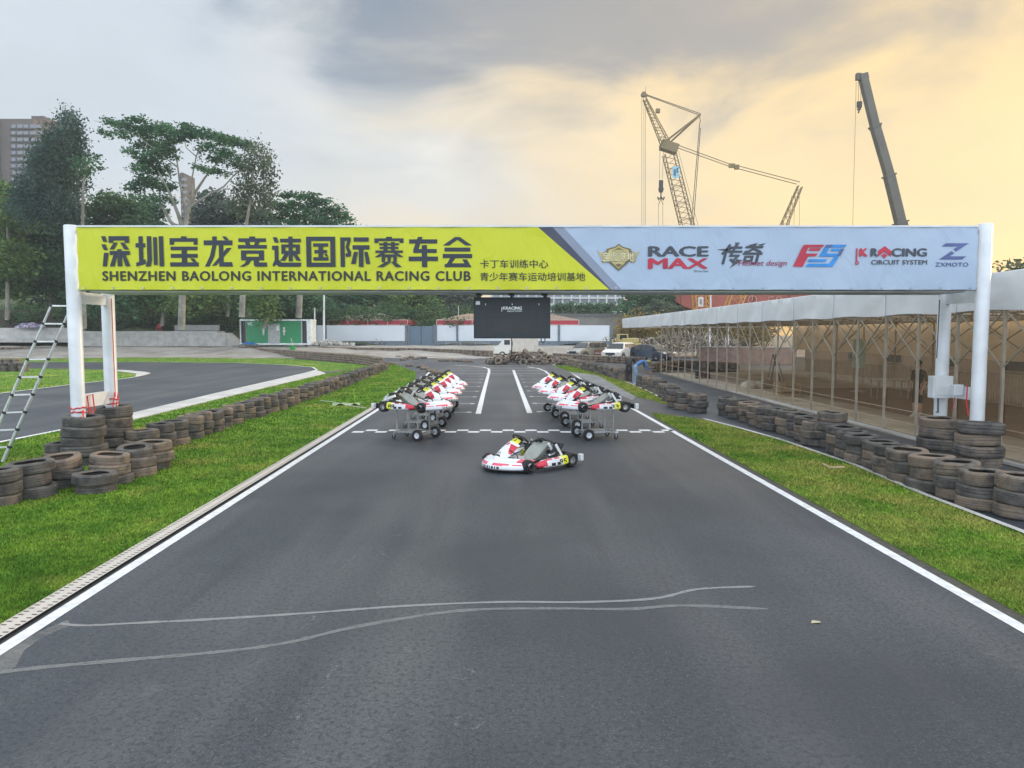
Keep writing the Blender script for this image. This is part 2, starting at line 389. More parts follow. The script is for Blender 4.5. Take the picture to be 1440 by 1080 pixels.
# grid: centre lines, ticks, chequered start line
ribbon('lane_line', pxs([(672.5, 582), (680, 552), (688, 522), (687, 518.5), (680, 516.5), (664, 515), (640, 514)]), .17, M_line, .004)
ribbon('lane_line', pxs([(745, 581), (733, 550), (722, 520.5)]), .17, M_line, .004)
ribbon('lane_line', pxs([(781, 537), (774, 528), (766, 521.5), (756, 518), (742, 516)]), .15, M_line, .004)
tk = MB()
for i in range(8):
    for side in (-1, 1):
        Y = 23.4 + 2.85 * i + (.15 if side > 0 else 0)
        x0 = -1.28 - .018 * (Y - 23) if side < 0 else .80 - .018 * (Y - 23)
        for a, b, d in ((0, 1.0, .07), (0, .16, .2)):
            xa, xb = (x0 - b, x0) if side < 0 else (x0, x0 + b)
            zz = .004 if d < .1 else .006
            tk.poly([(xa, Y - d / 2, zz), (xb, Y - d / 2, zz), (xb, Y + d / 2, zz), (xa, Y + d / 2, zz)])
for Y in (46, 49.5, 53.5, 58):
    tk.poly([(-4.2, Y, .004), (2.4, Y, .004), (2.4, Y + .14, .004), (-4.2, Y + .14, .004)])
struct(tk.build('grid_marking', M_line))
ck = MB(); s_ = .29; x = xl(18.9) + .25; i = 0
while x < xr(18.9) - .2:
    y0 = 18.55 + (.31 if i % 2 else 0)
    ck.poly([(x, y0, .004), (x + s_, y0, .004), (x + s_, y0 + .28, .004), (x, y0 + .28, .004)]); x += s_ + .004; i += 1
struct(ck.build('start_line', M_line))
# dried water streaks and rubber scuffs
def stain_mat(name, col, amt, sc, lo=.4, hi=.6):
    m = bpy.data.materials.new(name); m.use_nodes = True
    n, l = nodes_of(m.node_tree); b = n['Principled BSDF']; b.inputs['Base Color'].default_value = (*col, 1); b.inputs['Roughness'].default_value = .85
    tc = n.new('ShaderNodeTexCoord'); nz = n.new('ShaderNodeTexNoise'); nz.inputs['Scale'].default_value = sc; nz.inputs['Detail'].default_value = 6; nz.inputs['Roughness'].default_value = .7
    l.new(tc.outputs['Object'], nz.inputs['Vector'])
    l.new(mth(n, l, 'MULTIPLY', sstep(n, l, nz.outputs[0], lo, hi), amt), b.inputs['Alpha'])
    return m
M_st = stain_mat('dust_streak', (.30, .31, .31), .72, 9, .12, .5); M_st2 = stain_mat('faint_streak', (.26, .27, .27), .55, 7, .15, .55)
def spline(lst, k=6):
    out = []
    for i in range(len(lst) - 1):
        p0, p1, p2, p3 = lst[max(i - 1, 0)], lst[i], lst[i + 1], lst[min(i + 2, len(lst) - 1)]
        for j in range(k):
            t = j / k
            out.append(tuple(.5 * ((2 * p1[c]) + (-p0[c] + p2[c]) * t + (2 * p0[c] - 5 * p1[c] + 4 * p2[c] - p3[c]) * t * t + (-p0[c] + 3 * p1[c] - 3 * p2[c] + p3[c]) * t ** 3) for c in range(2)))
    out.append(lst[-1]); return out
def streak(lst, wd, m, z):
    p = spline(lst); ws = [wd * random.uniform(.75, 1.25) for _ in p]; ws[-1] = wd * .3
    ribbon('dust_streak', [tuple(G(x, y).xy) for x, y in p], ws, m, z)
streak([(85, 877), (120, 880), (200, 876), (300, 871), (440, 862), (560, 853), (700, 847), (820, 847), (920, 842), (980, 829), (1062, 825)], .05, M_st, .003)
streak([(0, 946), (60, 939), (160, 930), (300, 918), (400, 905), (500, 882), (640, 860), (760, 856), (880, 857), (960, 852), (1080, 857)], .06, M_st2, .0034)
sheet('dust_patch', pxs([(2, 918), (30, 900), (95, 872), (100, 880), (60, 896), (34, 915), (22, 938), (0, 948), (-60, 975), (-70, 950)]), stain_mat('dust_film', (.26, .26, .25), .55, 2.5, .3, .7), .0022, .001)
M_ring = stain_mat('scuff_ring', (.22, .22, .23), .55, 16, .45, .66)
for px, py in ((546, 778), (543, 834), (577, 866), (586, 912), (650, 948), (659, 1016), (553, 752)):
    c = G(px, py); p = [(c.x + .085 * math.cos(a), c.y + .085 * math.sin(a)) for a in [k * math.pi / 8 for k in range(17)]]
    ribbon('scuff_ring', p, .03, M_ring, .0026)
M_sc = stain_mat('scuff_mark', (.22, .22, .23), .55, 14, .46, .68)
for px, py, L in ((480, 800, .5), (430, 880, .3), (460, 830, .25), (455, 960, .45), (415, 1015, .5), (335, 1020, .2)):
    c = G(px, py); ribbon('scuff', [(c.x, c.y), (c.x + .02, c.y + L * .5), (c.x + .06, c.y + L)], [.02, .05, .03], M_sc, .0028)
lf = MB(); c = G(1147, 876); lf.poly([c + Vector((-.05, -.02, .006)), c + Vector((.03, -.025, .012)), c + Vector((.05, .02, .007)), c + Vector((-.02, .025, .016))])
tag(lf.build('dry_leaf', mat('dry_leaf', (.5, .46, .3), .8)), 'small pale dry leaf lying on the asphalt near the streaks', 'leaf')

# blades of grass
def in_poly(x, y, poly):
    r = np.zeros(len(x), bool); k = len(poly)
    for i in range(k):
        (x1, y1), (x2, y2) = poly[i], poly[i - 1]
        c = ((y1 > y) != (y2 > y)) & (x < (x2 - x1) * (y - y1) / ((y2 - y1) + 1e-12) + x1); r ^= c
    return r
def blades(total):
    V, Fc, base = [], [], 0
    for poly, share in zip(LAWNS, (.62, .03, .03, .28, .04)):
        N = int(total * share); xs = np.array([p[0] for p in poly]); ys = np.array([p[1] for p in poly])
        y0, y1 = max(3.0, ys.min()), min(ys.max(), 75)
        got = []; tot = 0
        while tot < N:
            u = RNG.random(N * 3); y = y0 * (y1 / y0) ** u      # density falls with distance
            xlo, xhi = np.maximum(xs.min(), -y * .78 - .5), np.minimum(xs.max(), y * .78 + .5)
            x = xlo + (xhi - xlo) * RNG.random(len(y)); ok = (xhi > xlo) & in_poly(x, y, poly)
            got.append(np.stack([x[ok], y[ok]], 1)); tot += int(ok.sum())
        q = np.concatenate(got)[:N]; k = len(q)
        sc = np.clip(q[:, 1] / 9.0, .75, 4.0)
        a = RNG.random(k) * 6.283; hgt = .026 * RNG.uniform(.6, 1.5, k) * np.clip(sc, 1, 1.35); wd = .0075 * sc * RNG.uniform(.7, 1.4, k)
        ln = RNG.uniform(.2, 1.0, k) * hgt; b = RNG.random(k) * 6.283
        p = np.zeros((k, 3, 3)); p[:, :, 0] = q[:, :1]; p[:, :, 1] = q[:, 1:]; p[:, :, 2] = .019
        p[:, 0, 0] -= wd * np.cos(a); p[:, 0, 1] -= wd * np.sin(a); p[:, 1, 0] += wd * np.cos(a); p[:, 1, 1] += wd * np.sin(a)
        p[:, 2, 0] += ln * np.cos(b); p[:, 2, 1] += ln * np.sin(b); p[:, 2, 2] += hgt
        V.append(p.reshape(-1, 3)); Fc.append(np.arange(k * 3).reshape(-1, 3) + base); base += k * 3
    o = mesh_np('grass', np.concatenate(V), np.concatenate(Fc), M_blade)
    tag(o, 'short green grass of the lawns beside the track, drier on the right', 'grass', kind='stuff')
blades(300000)

# raised yard beyond the track, hillside
yard = MB(); rows = []
for Y, z in ((75, -.02), (79, .25), (84, .8), (88, .95), (140, 1.0)):
    rows.append([(X, Y + 1.5 * math.sin(X * .3), z + .05 * math.sin(X * 1.3 + Y)) for X in np.linspace(-130, 14, 60)])
yard.grid(rows); struct(yard.build('yard_ground', mat('yard_concrete', (.24, .22, .19), .95, col2=(.38, .36, .33), scale=.35, bump=.3, bscale=6), smooth=True))
hl = MB(); rows = []
for Y, z in ((92, .9), (97, 2.7), (104, 3.6), (116, 6.5), (140, 12), (180, 18), (260, 20)):
    rows.append([(X, Y + (3 if X > -30 else 0), .9 + (z - .9) * (1.0 if X < -45 else max(.05, min(1, (2 - X) / 47))) + .5 * math.sin(X * .4 + Y)) for X in np.linspace(-220, 10, 70)])
hl.grid(rows); struct(hl.build('hillside', mat('leaf_litter', (.03, .055, .02), .95, col2=(.075, .085, .035), scale=.5, bump=.5, bscale=4), smooth=True))
# ------------------------------------------------------------------ start gantry
YG, YR = 14.0, 15.2
gan = thing('start_gantry', 'white steel start gantry of paired posts and box truss spanning the track', 'gantry', (0, YG, 0))
LX, RX = P(105, 450, YG).x, P(1380, 450, YG).x
LRX, RRX = P(154, 490, YR).x, P(1326, 490, YR).x
ZT = P(720, 318, YG).z; ZB = P(720, 408, YG).z; ZRT = ZB
def post(x, y, z, r=.125):
    b = MB(); b.lathe([(0, 0), (r + .1, 0), (r + .1, .015), (r, .016), (r, z), (r * .9, z + .015), (0, z + .02)], 20, Matrix.Translation((x, y, 0)))
    return b.build('post', M_white, gan, smooth=True, world=True)
post(LX, YG, ZT); post(RX, YG, ZT + .03); post(LRX, YR, ZRT + .05); post(RRX, YR, ZRT + .05)
def beam(a, b_, w_, h_):
    b = MB(); b.bar(a, b_, w_, h_); return b.build('cross_beam', M_white, gan, world=True)
beam((LX, YG + .1, P(130, 420, 14.5).z), (LRX, YR - .1, P(130, 420, 14.5).z), .07, .22)
beam((LX, YG + .1, P(130, 562, 14.5).z), (LRX, YR - .1, P(130, 562, 14.5).z), .07, .26)
beam((RX, YG + .1, P(1352, 552, 14.5).z), (RRX, YR - .1, P(1352, 552, 14.5).z), .07, .24)
beam((RX, YG + .1, P(1350, 418, 14.5).z), (RRX, YR - .1, P(1350, 418, 14.5).z), .07, .22)
for yy, zz in ((YG + .03, ZB + .02), (YG + .03, ZT - .08), (YR, ZB + .02), (YR, ZT - .25)):
    b = MB(); b.tube([(LX, yy, zz), (RX, yy, zz)], .035, 10); b.build('truss_chord', M_steel, gan, smooth=True, world=True)
k = 24
for i in range(k):
    x0 = LX + (RX - LX) * (i + .1) / k; x1 = LX + (RX - LX) * (i + 1.1) / k
    b = MB(); b.tube([(x0, YG + .06, ZB + .02), (x1, YR - .04, ZB + .02)], .018, 6); b.tube([(x0, YR, ZB + .05), (x1, YR, ZT - .28)], .016, 6)
    b.build('truss_brace', M_steel, gan, world=True)
bt = MB()
for i in range(9):
    x0 = LX + .25 + (RX - LX - .5) * i / 9; x1 = x0 + (RX - LX - .5) / 9 - .01
    bt.box(((x0 + x1) / 2, YG + .60, ZB - .02 + .003 * (i % 2)), (x1 - x0, 1.0, .03))
bt.build('soffit_panel', mat('soffit_grey', (.50, .54, .57), .6, var=.2, scale=.8), gan, world=True)

# banner stretched over the front of the gantry
ban = thing('banner', 'long yellow and pale blue printed banner stretched across the gantry', 'banner', (LX, YG - .06, ZB))
BX0, BX1 = P(111, 360, YG).x + .01, P(1371, 360, YG).x
def banner_mat():
    m = bpy.data.materials.new('printed_banner'); m.use_nodes = True
    n, l = nodes_of(m.node_tree); b = n['Principled BSDF']; tc = n.new('ShaderNodeTexCoord'); sp = n.new('ShaderNodeSeparateXYZ'); l.new(tc.outputs['Object'], sp.inputs[0])
    X, _, Z = sp.outputs; hh = ZT - ZB
    nz = n.new('ShaderNodeTexNoise'); nz.inputs['Scale'].default_value = 1.3; l.new(tc.outputs['Object'], nz.inputs['Vector'])
    def line(pt, pb_):
        xt, xb = P(pt, 322, YG).x - LX, P(pb_, 407, YG).x - LX
        q = mth(n, l, 'ADD', mth(n, l, 'MULTIPLY', Z, (xt - xb) / hh), xb)
        return mth(n, l, 'GREATER_THAN', X, q)
    c = mixc(n, l, nz.outputs[0], (.48, .52, .007), (.57, .60, .010))
    c = mixc(n, l, line(754, 857), c, (.05, .055, .09))
    c = mixc(n, l, line(775, 859), c, (.22, .26, .34))
    wh = mixc(n, l, nz.outputs[0], (.32, .42, .55), (.39, .48, .60))
    c = mixc(n, l, line(790, 874), c, wh)
    l.new(c, b.inputs['Base Color']); b.inputs['Roughness'].default_value = .42
    mpb = n.new('ShaderNodeMapping'); mpb.inputs['Scale'].default_value = (1.6, 1, .8); mpb.inputs['Rotation'].default_value = (0, R(25), 0); l.new(tc.outputs['Object'], mpb.inputs[0])
    nb = n.new('ShaderNodeTexNoise'); nb.inputs['Scale'].default_value = 1.5; nb.inputs['Detail'].default_value = 3; nb.inputs['Distortion'].default_value = 1.2; l.new(mpb.outputs[0], nb.inputs['Vector'])
    bp = n.new('ShaderNodeBump'); bp.inputs['Strength'].default_value = .5; bp.inputs['Distance'].default_value = .05; l.new(nb.outputs[0], bp.inputs['Height']); l.new(bp.outputs[0], b.inputs['Normal'])
    return m
b = MB(); rows = []; nx = 160
for j in range(11):
    t = j / 10; row = []
    for i in range(nx + 1):
        s = i / nx; x = BX0 + (BX1 - BX0) * s
        edge = math.exp(-min(s, 1 - s) * 60)
        yy = YG - .06 + .004 * math.sin(s * 23 + t * 2) * math.sin(t * math.pi) + .002 * math.sin(s * 70 + t * 5) * t + .014 * edge * math.sin(t * 17 + s * 400) + .010 * math.sin(s * 95) * max(0, abs(t - .5) * 2 - .72) / .28
        zz = ZB + (ZT - .02 - ZB) * t - .008 * abs(math.sin(s * math.pi * 34)) * (1 if t > .95 else 0) + .008 * abs(math.sin(s * math.pi * 30)) * (1 if t < .05 else 0)
        row.append((x, yy, zz))
    rows.append(row)
b.grid(rows); b.build('banner_cloth', banner_mat(), ban, smooth=True, world=True)
eb = MB()
for i in range(31):
    x = BX0 + .1 + (BX1 - BX0 - .2) * i / 30
    eb.lathe([(.010, 0), (.022, 0), (.022, .006), (.010, .006)], 8, Matrix.Translation((x, YG - .075, ZB + .035)) @ Matrix.Rotation(R(90), 4, 'X'), closed=True)
eb.build('eyelets', M_steel, ban, world=True)
hm = MB(); hm.box(((BX0 + BX1) / 2, YG - .062, ZT - .01), (BX1 - BX0, .03, .03)); hm.build('hem', M_white, ban, world=True)

YL = YG - .072          # plane of the lettering
def raw_text(body, shear=0.0, bold=0.0, spacing=1.0, res=3):
    c = bpy.data.curves.new('t', 'FONT'); c.body = body; c.size = 1; c.resolution_u = res; c.shear = shear; c.offset = bold; c.space_character = spacing
    o = bpy.data.objects.new('t', c); COL.objects.link(o)
    me = bpy.data.meshes.new_from_object(o.evaluated_get(bpy.context.evaluated_depsgraph_get()))
    V = [v.co.copy() for v in me.vertices]; Fc = [tuple(p.vertices) for p in me.polygons]
    bpy.data.objects.remove(o); bpy.data.curves.remove(c); bpy.data.meshes.remove(me)
    return V, Fc
def text_in(mb, body, box, Y, mi=0, **kw):      # fit text to a pixel rectangle on the plane at depth Y
    bd = kw.pop('bold', 0.0); V, Fc = raw_text(body, **kw)      # bold: the outline laid twice more, a hair apart in depth
    if bd:
        k0 = len(V); V0 = V; F0 = Fc; V, Fc = [], []
        for i, (sx, sy) in enumerate(((0, 0), (1.5, .5), (-1.5, -.5), (0, 1), (0, -1))):
            Fc += [tuple(x + len(V) for x in f) for f in F0]; V += [Vector((v.x + bd * sx, v.y + bd * sy, .00025 * i)) for v in V0]
    x0, x1 = min(v.x for v in V), max(v.x for v in V); y0, y1 = min(v.y for v in V), max(v.y for v in V)
    A_, B_ = P(box[0], box[3], Y), P(box[2], box[1], Y)
    mb.add([(A_.x + (v.x - x0) / (x1 - x0) * (B_.x - A_.x), Y - v.z, A_.z + (v.y - y0) / (y1 - y0) * (B_.z - A_.z)) for v in V], Fc, mi)
def polys_in(mb, polys, box, Y, mi=0, size=100, step=.0004):   # polygons on a 0..size grid, y down
    A_, B_ = P(box[0], box[1], Y), P(box[2], box[3], Y)
    for i, p in enumerate(polys):
        mb.poly([(A_.x + x / size * (B_.x - A_.x), Y - step * i, A_.z + y / size * (B_.z - A_.z)) for x, y in p], mi)
def q(x0, y0, x1, y1): return [(x0, y0), (x1, y0), (x1, y1), (x0, y1)]
GL_ = {
 'a': [[(0,0),(15,0),(21,19),(7,19)], [(0,27),(15,27),(22,46),(8,46)], [(8,55),(24,55),(17,100),(2,100)], [(26,0),(98,0),(98,22),(82,22),(82,14),(42,14),(42,22),(26,22)],
       [(44,21),(58,21),(44,44),(28,44)], [(66,21),(80,21),(98,44),(80,44)], q(28,49,99,62), q(55,43,71,100), [(42,62),(55,62),(44,100),(27,100)], [(71,62),(84,62),(100,100),(83,100)]],
 'b': [q(0,23,34,37), q(11,0,26,86), [(0,88),(34,76),(34,91),(1,100)], [(40,0),(56,0),(56,80),(50,100),(33,100),(40,80)], q(62,3,76,95), q(82,0,98,100)],
 'c': [[(40,0),(60,0),(60,6),(98,6),(98,28),(84,28),(84,18),(16,18),(16,28),(0,28),(0,6),(40,6)], q(3,34,97,46), q(3,58,97,71), q(0,86,100,100), q(41,40,60,90), [(70,73),(84,73),(94,85),(80,85)]],
 'd': [q(0,13,100,29), [(64,0),(78,0),(88,12),(74,12)], [(30,0),(46,0),(44,30),(36,66),(18,100),(2,100),(20,66),(30,30)], [(52,29),(68,29),(68,85),(97,85),(100,100),(52,100)], [(80,38),(97,38),(42,96),(26,98)]],
 'e': [q(40,0,60,8), q(2,6,98,18), [(24,18),(40,18),(44,29),(28,29)], [(60,18),(76,18),(70,29),(56,29)], q(0,28,100,40), q(10,46,90,57), q(10,67,90,79), q(10,56,28,68), q(72,56,90,68),
       [(28,78),(46,78),(36,92),(20,100),(3,100),(22,90)], [(54,78),(72,78),(72,86),(100,86),(100,100),(60,100),(54,96)]],
 'f': [[(3,2),(17,2),(24,20),(9,20)], [(0,30),(22,30),(22,80),(8,80),(8,44),(0,44)], [(8,78),(24,78),(32,86),(100,86),(98,100),(22,100),(14,92),(4,100),(0,94)], q(28,7,100,19), q(32,27,46,57), q(82,27,96,57),
       q(32,26,96,36), q(32,47,96,57), q(57,0,71,82), [(44,56),(58,56),(44,80),(27,80)], [(70,56),(84,56),(100,80),(84,80)]],
 'g': [q(0,0,100,14), q(0,86,100,100), q(0,13,17,87), q(83,13,100,87), q(24,22,76,33), q(28,44,72,55), q(24,68,76,79), q(42,22,58,78), [(62,57),(71,57),(76,66),(67,66)]],
 'h': [q(0,2,15,100), q(15,2,36,14), [(24,13),(36,13),(29,34),(18,34)], [(18,34),(29,34),(37,50),(36,65),(18,67),(18,55),(25,54)], q(46,2,98,16), q(42,28,100,42), q(63,41,79,100), [(46,50),(60,50),(52,90),(36,90)], [(82,50),(94,50),(102,90),(88,90)]],
 'i': [q(40,0,60,7), [(0,5),(100,5),(100,20),(86,20),(86,14),(14,14),(14,20),(0,20)], q(16,21,84,28), q(18,33,82,40), q(3,45,97,53), q(31,17,44,50), q(57,17,70,50), [(24,52),(38,52),(16,67),(0,67)], [(62,52),(76,52),(100,67),(84,67)],
       q(24,60,36,84), q(64,60,76,84), q(24,58,76,67), [(44,66),(56,66),(54,84),(44,90)], [(40,82),(54,85),(30,100),(8,100)], [(56,82),(70,82),(94,100),(72,100)]],
 'j': [q(2,8,98,22), [(32,0),(48,0),(33,42),(16,42)], q(16,40,96,53), q(0,65,100,80), q(45,27,63,100)],
 'k': [[(42,0),(58,0),(100,28),(78,28),(50,9),(22,28),(0,28)], q(6,35,94,48), q(0,56,100,70), [(26,69),(44,69),(30,87),(74,87),(66,74),(82,74),(98,100),(6,100),(6,90),(14,88)]],
}
M_ink = mat('navy_ink', (.016, .024, .042), .5, var=.1); M_ink2 = mat('black_ink', (.022, .024, .02), .5, var=.1)
b = MB()
for i, ch in enumerate('abcdefghijk'):
    x0 = 142 + i * 48.05
    polys_in(b, GL_[ch], (x0, 332 + i * .12, x0 + 41.5, 374.5 + i * .12), YL)
b.build('title_lettering', M_ink, ban, world=True)
b = MB(); text_in(b, 'SHENZHEN BAOLONG INTERNATIONAL RACING CLUB', (144, 381, 662, 395), YL, bold=.022, spacing=1.12); b.build('english_lettering', M_ink2, ban, world=True)
b = MB(); text_in(b, '卡丁车训练中心', (675, 365, 771, 377), YL, bold=.006); b.build('small_lettering', M_ink2, ban, world=True)
b = MB(); text_in(b, '青少年赛车运动培训基地', (675, 383, 823, 395), YL, bold=.006); b.build('small_lettering', M_ink2, ban, world=True)
M_gold = mat('gold_print', (.42, .36, .14), .5, col2=(.55, .49, .25), scale=7); M_brz = mat('bronze_print', (.16, .13, .06), .5)
b = MB(); EB = (838, 341, 902, 381)
polys_in(b, [[(24,22),(42,14),(50,4),(58,14),(76,22),(84,50),(70,72),(50,100),(30,72),(16,50)]], EB, YL, 1)
for sx in (0, 1):
    for t in range(4):
        p = [(2 + t * 4, 26 + t * 12), (22, 44 + t * 6), (24, 50 + t * 6), (12 + t * 2, 46 + t * 9)]
        polys_in(b, [[(100 - x if sx else x, y) for x, y in p]], EB, YL - .001 - t * .0003, 0)
polys_in(b, [[(29,26),(43,19),(50,10),(57,19),(71,26),(78,50),(66,68),(50,92),(34,68),(22,50)]], EB, YL - .002, 0)
polys_in(b, [[(36,30),(50,17),(64,30),(50,25)]], EB, YL - .003, 1); polys_in(b, [[(42,78),(50,74),(58,78),(50,88)]], EB, YL - .003, 1)
text_in(b, '宝龙竞地', (846, 353, 894, 369), YL - .004, mi=1, bold=.028); text_in(b, '宝龙竞地', (847, 354, 893, 368), YL - .0055, mi=2, bold=.012)
b.build('emblem', [M_gold, M_brz, mat('pale_gold', (.62, .58, .36), .5)], ban, world=True)
M_redp = mat('red_print', (.42, .02, .05), .5); M_dk = mat('slate_print', (.045, .055, .075), .5); M_blue = mat('blue_print', (.02, .22, .58), .5); M_wine = mat('wine_print', (.28, .03, .09), .5); M_indigo = mat('indigo_print', (.07, .10, .25), .5)
b = MB(); text_in(b, 'RACE', (911, 346, 997, 361), YL, bold=.028); text_in(b, 'MAX', (911, 363, 996, 378), YL, mi=1, bold=.028); text_in(b, 'Drive fast', (976, 379.5, 996, 382.5), YL)
b.build('helmet_lettering', [M_dk, M_redp], ban, world=True)
b = MB(); text_in(b, '传奇', (1014, 343, 1074, 372), YL, bold=.022, shear=.25)
polys_in(b, [[(0,30),(30,24),(26,38)], [(62,12),(84,0),(70,16)], [(40,70),(52,76),(26,110)], [(80,10),(98,2),(90,14)], [(36,0),(46,0),(40,22)]], (1008, 341, 1078, 374), YL - .001)
text_in(b, 'Helmet design', (1038, 366, 1107, 376), YL - .002, mi=1, bold=.006, shear=.25); b.build('design_lettering', [M_dk, M_wine], ban, world=True)
b = MB(); FB = (1116, 344, 1190, 375)
polys_in(b, [[(20,0),(58,0),(54,13),(16,13)], [(16,13),(28,13),(12,100),(0,100)], [(31,16),(52,16),(49,28),(28,28)], [(22,40),(46,40),(42,53),(19,53)], [(19,53),(28,53),(18,100),(9,100)]], FB, YL, 0)
polys_in(b, [[(62,0),(100,0),(96,13),(58,13)], [(58,13),(68,13),(62,40),(52,40)], [(52,40),(90,40),(86,54),(48,54)], [(78,54),(86,54),(78,86),(68,86)], [(28,86),(78,86),(74,100),(23,100)], [(30,66),(64,66),(60,78),(27,78)], [(72,18),(93,18),(90,29),(69,29)]], FB, YL, 1)
polys_in(b, [[(90,18),(96,18),(88,52),(82,52)], [(62,0),(74,0),(70,13),(58,13)]], FB, YL - .004, 2)
b.build('sponsor_logo', [M_redp, M_blue, M_indigo], ban, world=True)
b = MB(); text_in(b, 'K', (1208, 349, 1221, 361), YL, mi=0, bold=.05); text_in(b, 'R', (1224, 349, 1235, 361), YL, mi=1, bold=.035); text_in(b, 'CING', (1253, 349, 1304, 361), YL, mi=1, bold=.035)
polys_in(b, [[(0,45),(50,0),(100,45),(100,100),(50,52),(0,100)], [(26,88),(50,66),(74,88),(50,116)]], (1235, 346, 1253, 361), YL, 0)
polys_in(b, [q(0,0,8,78)], (1204, 349, 1230, 372), YL, 0)
c0 = P(1205.3, 369.5, YL); r0 = .036
b.lathe([(r0, 0), (r0 * .5, 0), (r0 * .5, .001), (r0, .001)], 16, Matrix.Translation((c0.x, YL - .001, c0.z)) @ Matrix.Rotation(R(90), 4, 'X'), 0, True)
text_in(b, 'CIRCUIT SYSTEM', (1225, 365.5, 1304, 372), YL, mi=1, bold=.018, spacing=1.05); b.build('circuit_logo', [M_redp, M_dk], ban, world=True)
b = MB(); polys_in(b, [[(22,0),(100,0),(56,52),(48,36),(62,20),(8,20)], [(42,48),(52,62),(36,80),(92,80),(78,100),(0,100)]], (1321, 342, 1362, 365), YL); text_in(b, 'ZXMOTO', (1315, 369, 1362, 375), YL, bold=.018, spacing=1.1)
b.build('motor_logo', M_indigo, ban, world=True)

# LED screen hanging from the truss
YS = 14.55
scr = thing('display_screen', 'black LED display screen hanging under the middle of the gantry', 'screen', P(720, 447, YS))
a_, b_ = P(666, 418, YS), P(774, 476, YS)
b = MB(); b.rbox(((a_.x + b_.x) / 2, YS + .07, (a_.z + b_.z) / 2), (b_.x - a_.x, .14, a_.z - b_.z), .012); b.build('housing', mat('screen_housing', (.016, .022, .028), .5, var=.2), scr, world=True)
def led_mat():
    m = bpy.data.materials.new('led_panel'); m.use_nodes = True
    n, l = nodes_of(m.node_tree); bs = n['Principled BSDF']; tc = n.new('ShaderNodeTexCoord'); sp = n.new('ShaderNodeSeparateXYZ'); l.new(tc.outputs['Object'], sp.inputs[0])
    gx = mth(n, l, 'LESS_THAN', mth(n, l, 'FRACT', mth(n, l, 'MULTIPLY', sp.outputs[0], 6.2)), .03); gz = mth(n, l, 'LESS_THAN', mth(n, l, 'FRACT', mth(n, l, 'MULTIPLY', sp.outputs[2], 6.2)), .03)
    nz = n.new('ShaderNodeTexNoise'); nz.inputs['Scale'].default_value = 4; l.new(tc.outputs['Object'], nz.inputs['Vector'])
    c = mixc(n, l, nz.outputs[0], (.016, .024, .030), (.024, .030, .036))
    l.new(mixc(n, l, mth(n, l, 'MAXIMUM', gx, gz), c, (.010, .014, .017)), bs.inputs['Base Color']); bs.inputs['Roughness'].default_value = .5
    return m
b = MB(); y_ = YS - .003; A_, B_ = P(670, 421, YS), P(770.5, 473, YS); b.poly([(A_.x, y_, A_.z), (B_.x, y_, A_.z), (B_.x, y_, B_.z), (A_.x, y_, B_.z)]); b.build('led_panel', led_mat(), scr, world=True)
b = MB(); A_, B_ = P(693, 448, YS), P(745, 468, YS); b.poly([(A_.x, y_ - .002, A_.z), (B_.x, y_ - .002, A_.z), (B_.x, y_ - .002, B_.z), (A_.x, y_ - .002, B_.z)]); b.build('data_window', mat('led_window', (.026, .028, .031), .5), scr, world=True)
b = MB(); ys = YS - .006
text_in(b, 'KRACING', (707, 431, 734, 435.5), ys, bold=.04); text_in(b, 'CIRCUIT SYSTEM', (713, 436.5, 734, 438.5), ys, bold=.02); polys_in(b, [q(0,0,100,100)], (705, 432, 706.2, 438), ys)
polys_in(b, [q(0,0,100,100)], (669, 423.5, 675, 428.5), ys)
for px in (682, 719.5, 757): polys_in(b, [[(0,0),(100,0),(70,100),(30,100)]], (px, 427, px + 1.6, 429.2), ys)
b.build('screen_logo', mat('lit_white', (.75, .78, .8), .5), scr, world=True)
for px in (673, 719, 766):
    b = MB(); A_ = P(px, 420, YS); b.box((A_.x, YS + .08, (A_.z + ZB) / 2 + .02), (.05, .05, ZB - A_.z + .04)); b.box((A_.x, YS + .08, ZB - .05), (.12, .1, .04)); b.box((A_.x + .04, YS + .05, A_.z + .06), (.02, .03, .12)); b.build('hanging_bracket', M_black, scr, world=True)
b = MB(); A_ = P(764, 476, YS)
b.tube([(A_.x - .04, YS + .06, A_.z), (A_.x - .04, YS + .06, A_.z - .06), (A_.x, YS + .06, A_.z - .085), (A_.x + .035, YS + .06, A_.z - .05), (A_.x + .035, YS + .06, A_.z)], .012, 6); b.build('cable_loop', M_black, scr, world=True)
b = MB(); A_, B_ = P(719.5, 476, YS + .1), P(719.5, 501, YS + .1); b.tube([A_, B_], .012, 6); b.build('hanging_rod', M_black, scr, world=True)

# electrical box on the right rear post
el = thing('electrical_box', 'white electrical box with conduit strapped to the right rear gantry post', 'electrical box', (RRX, YR - .25, P(1327, 545, YR).z))
def pixbox(mb, x0, y0, x1, y1, Y, dep, r=.012, mi=0):
    A_, B_ = P(x0, y0, Y), P(x1, y1, Y); mb.rbox(((A_.x + B_.x) / 2, Y + dep / 2, (A_.z + B_.z) / 2), (abs(B_.x - A_.x), dep, abs(A_.z - B_.z)), r, None, mi)
b = MB(); pixbox(b, 1313, 529, 1340, 560, YR - .36, .2); b.build('cabinet', M_white, el, world=True)
b = MB(); pixbox(b, 1316, 532, 1337, 556, YR - .372, .02, .004); b.build('cabinet_door', mat('cabinet_paint', (.66, .69, .70), .45, var=.05), el, world=True)
b = MB(); pixbox(b, 1342, 541, 1355, 556, YG + .35, .1); b.build('switch_box', M_white, el, world=True)
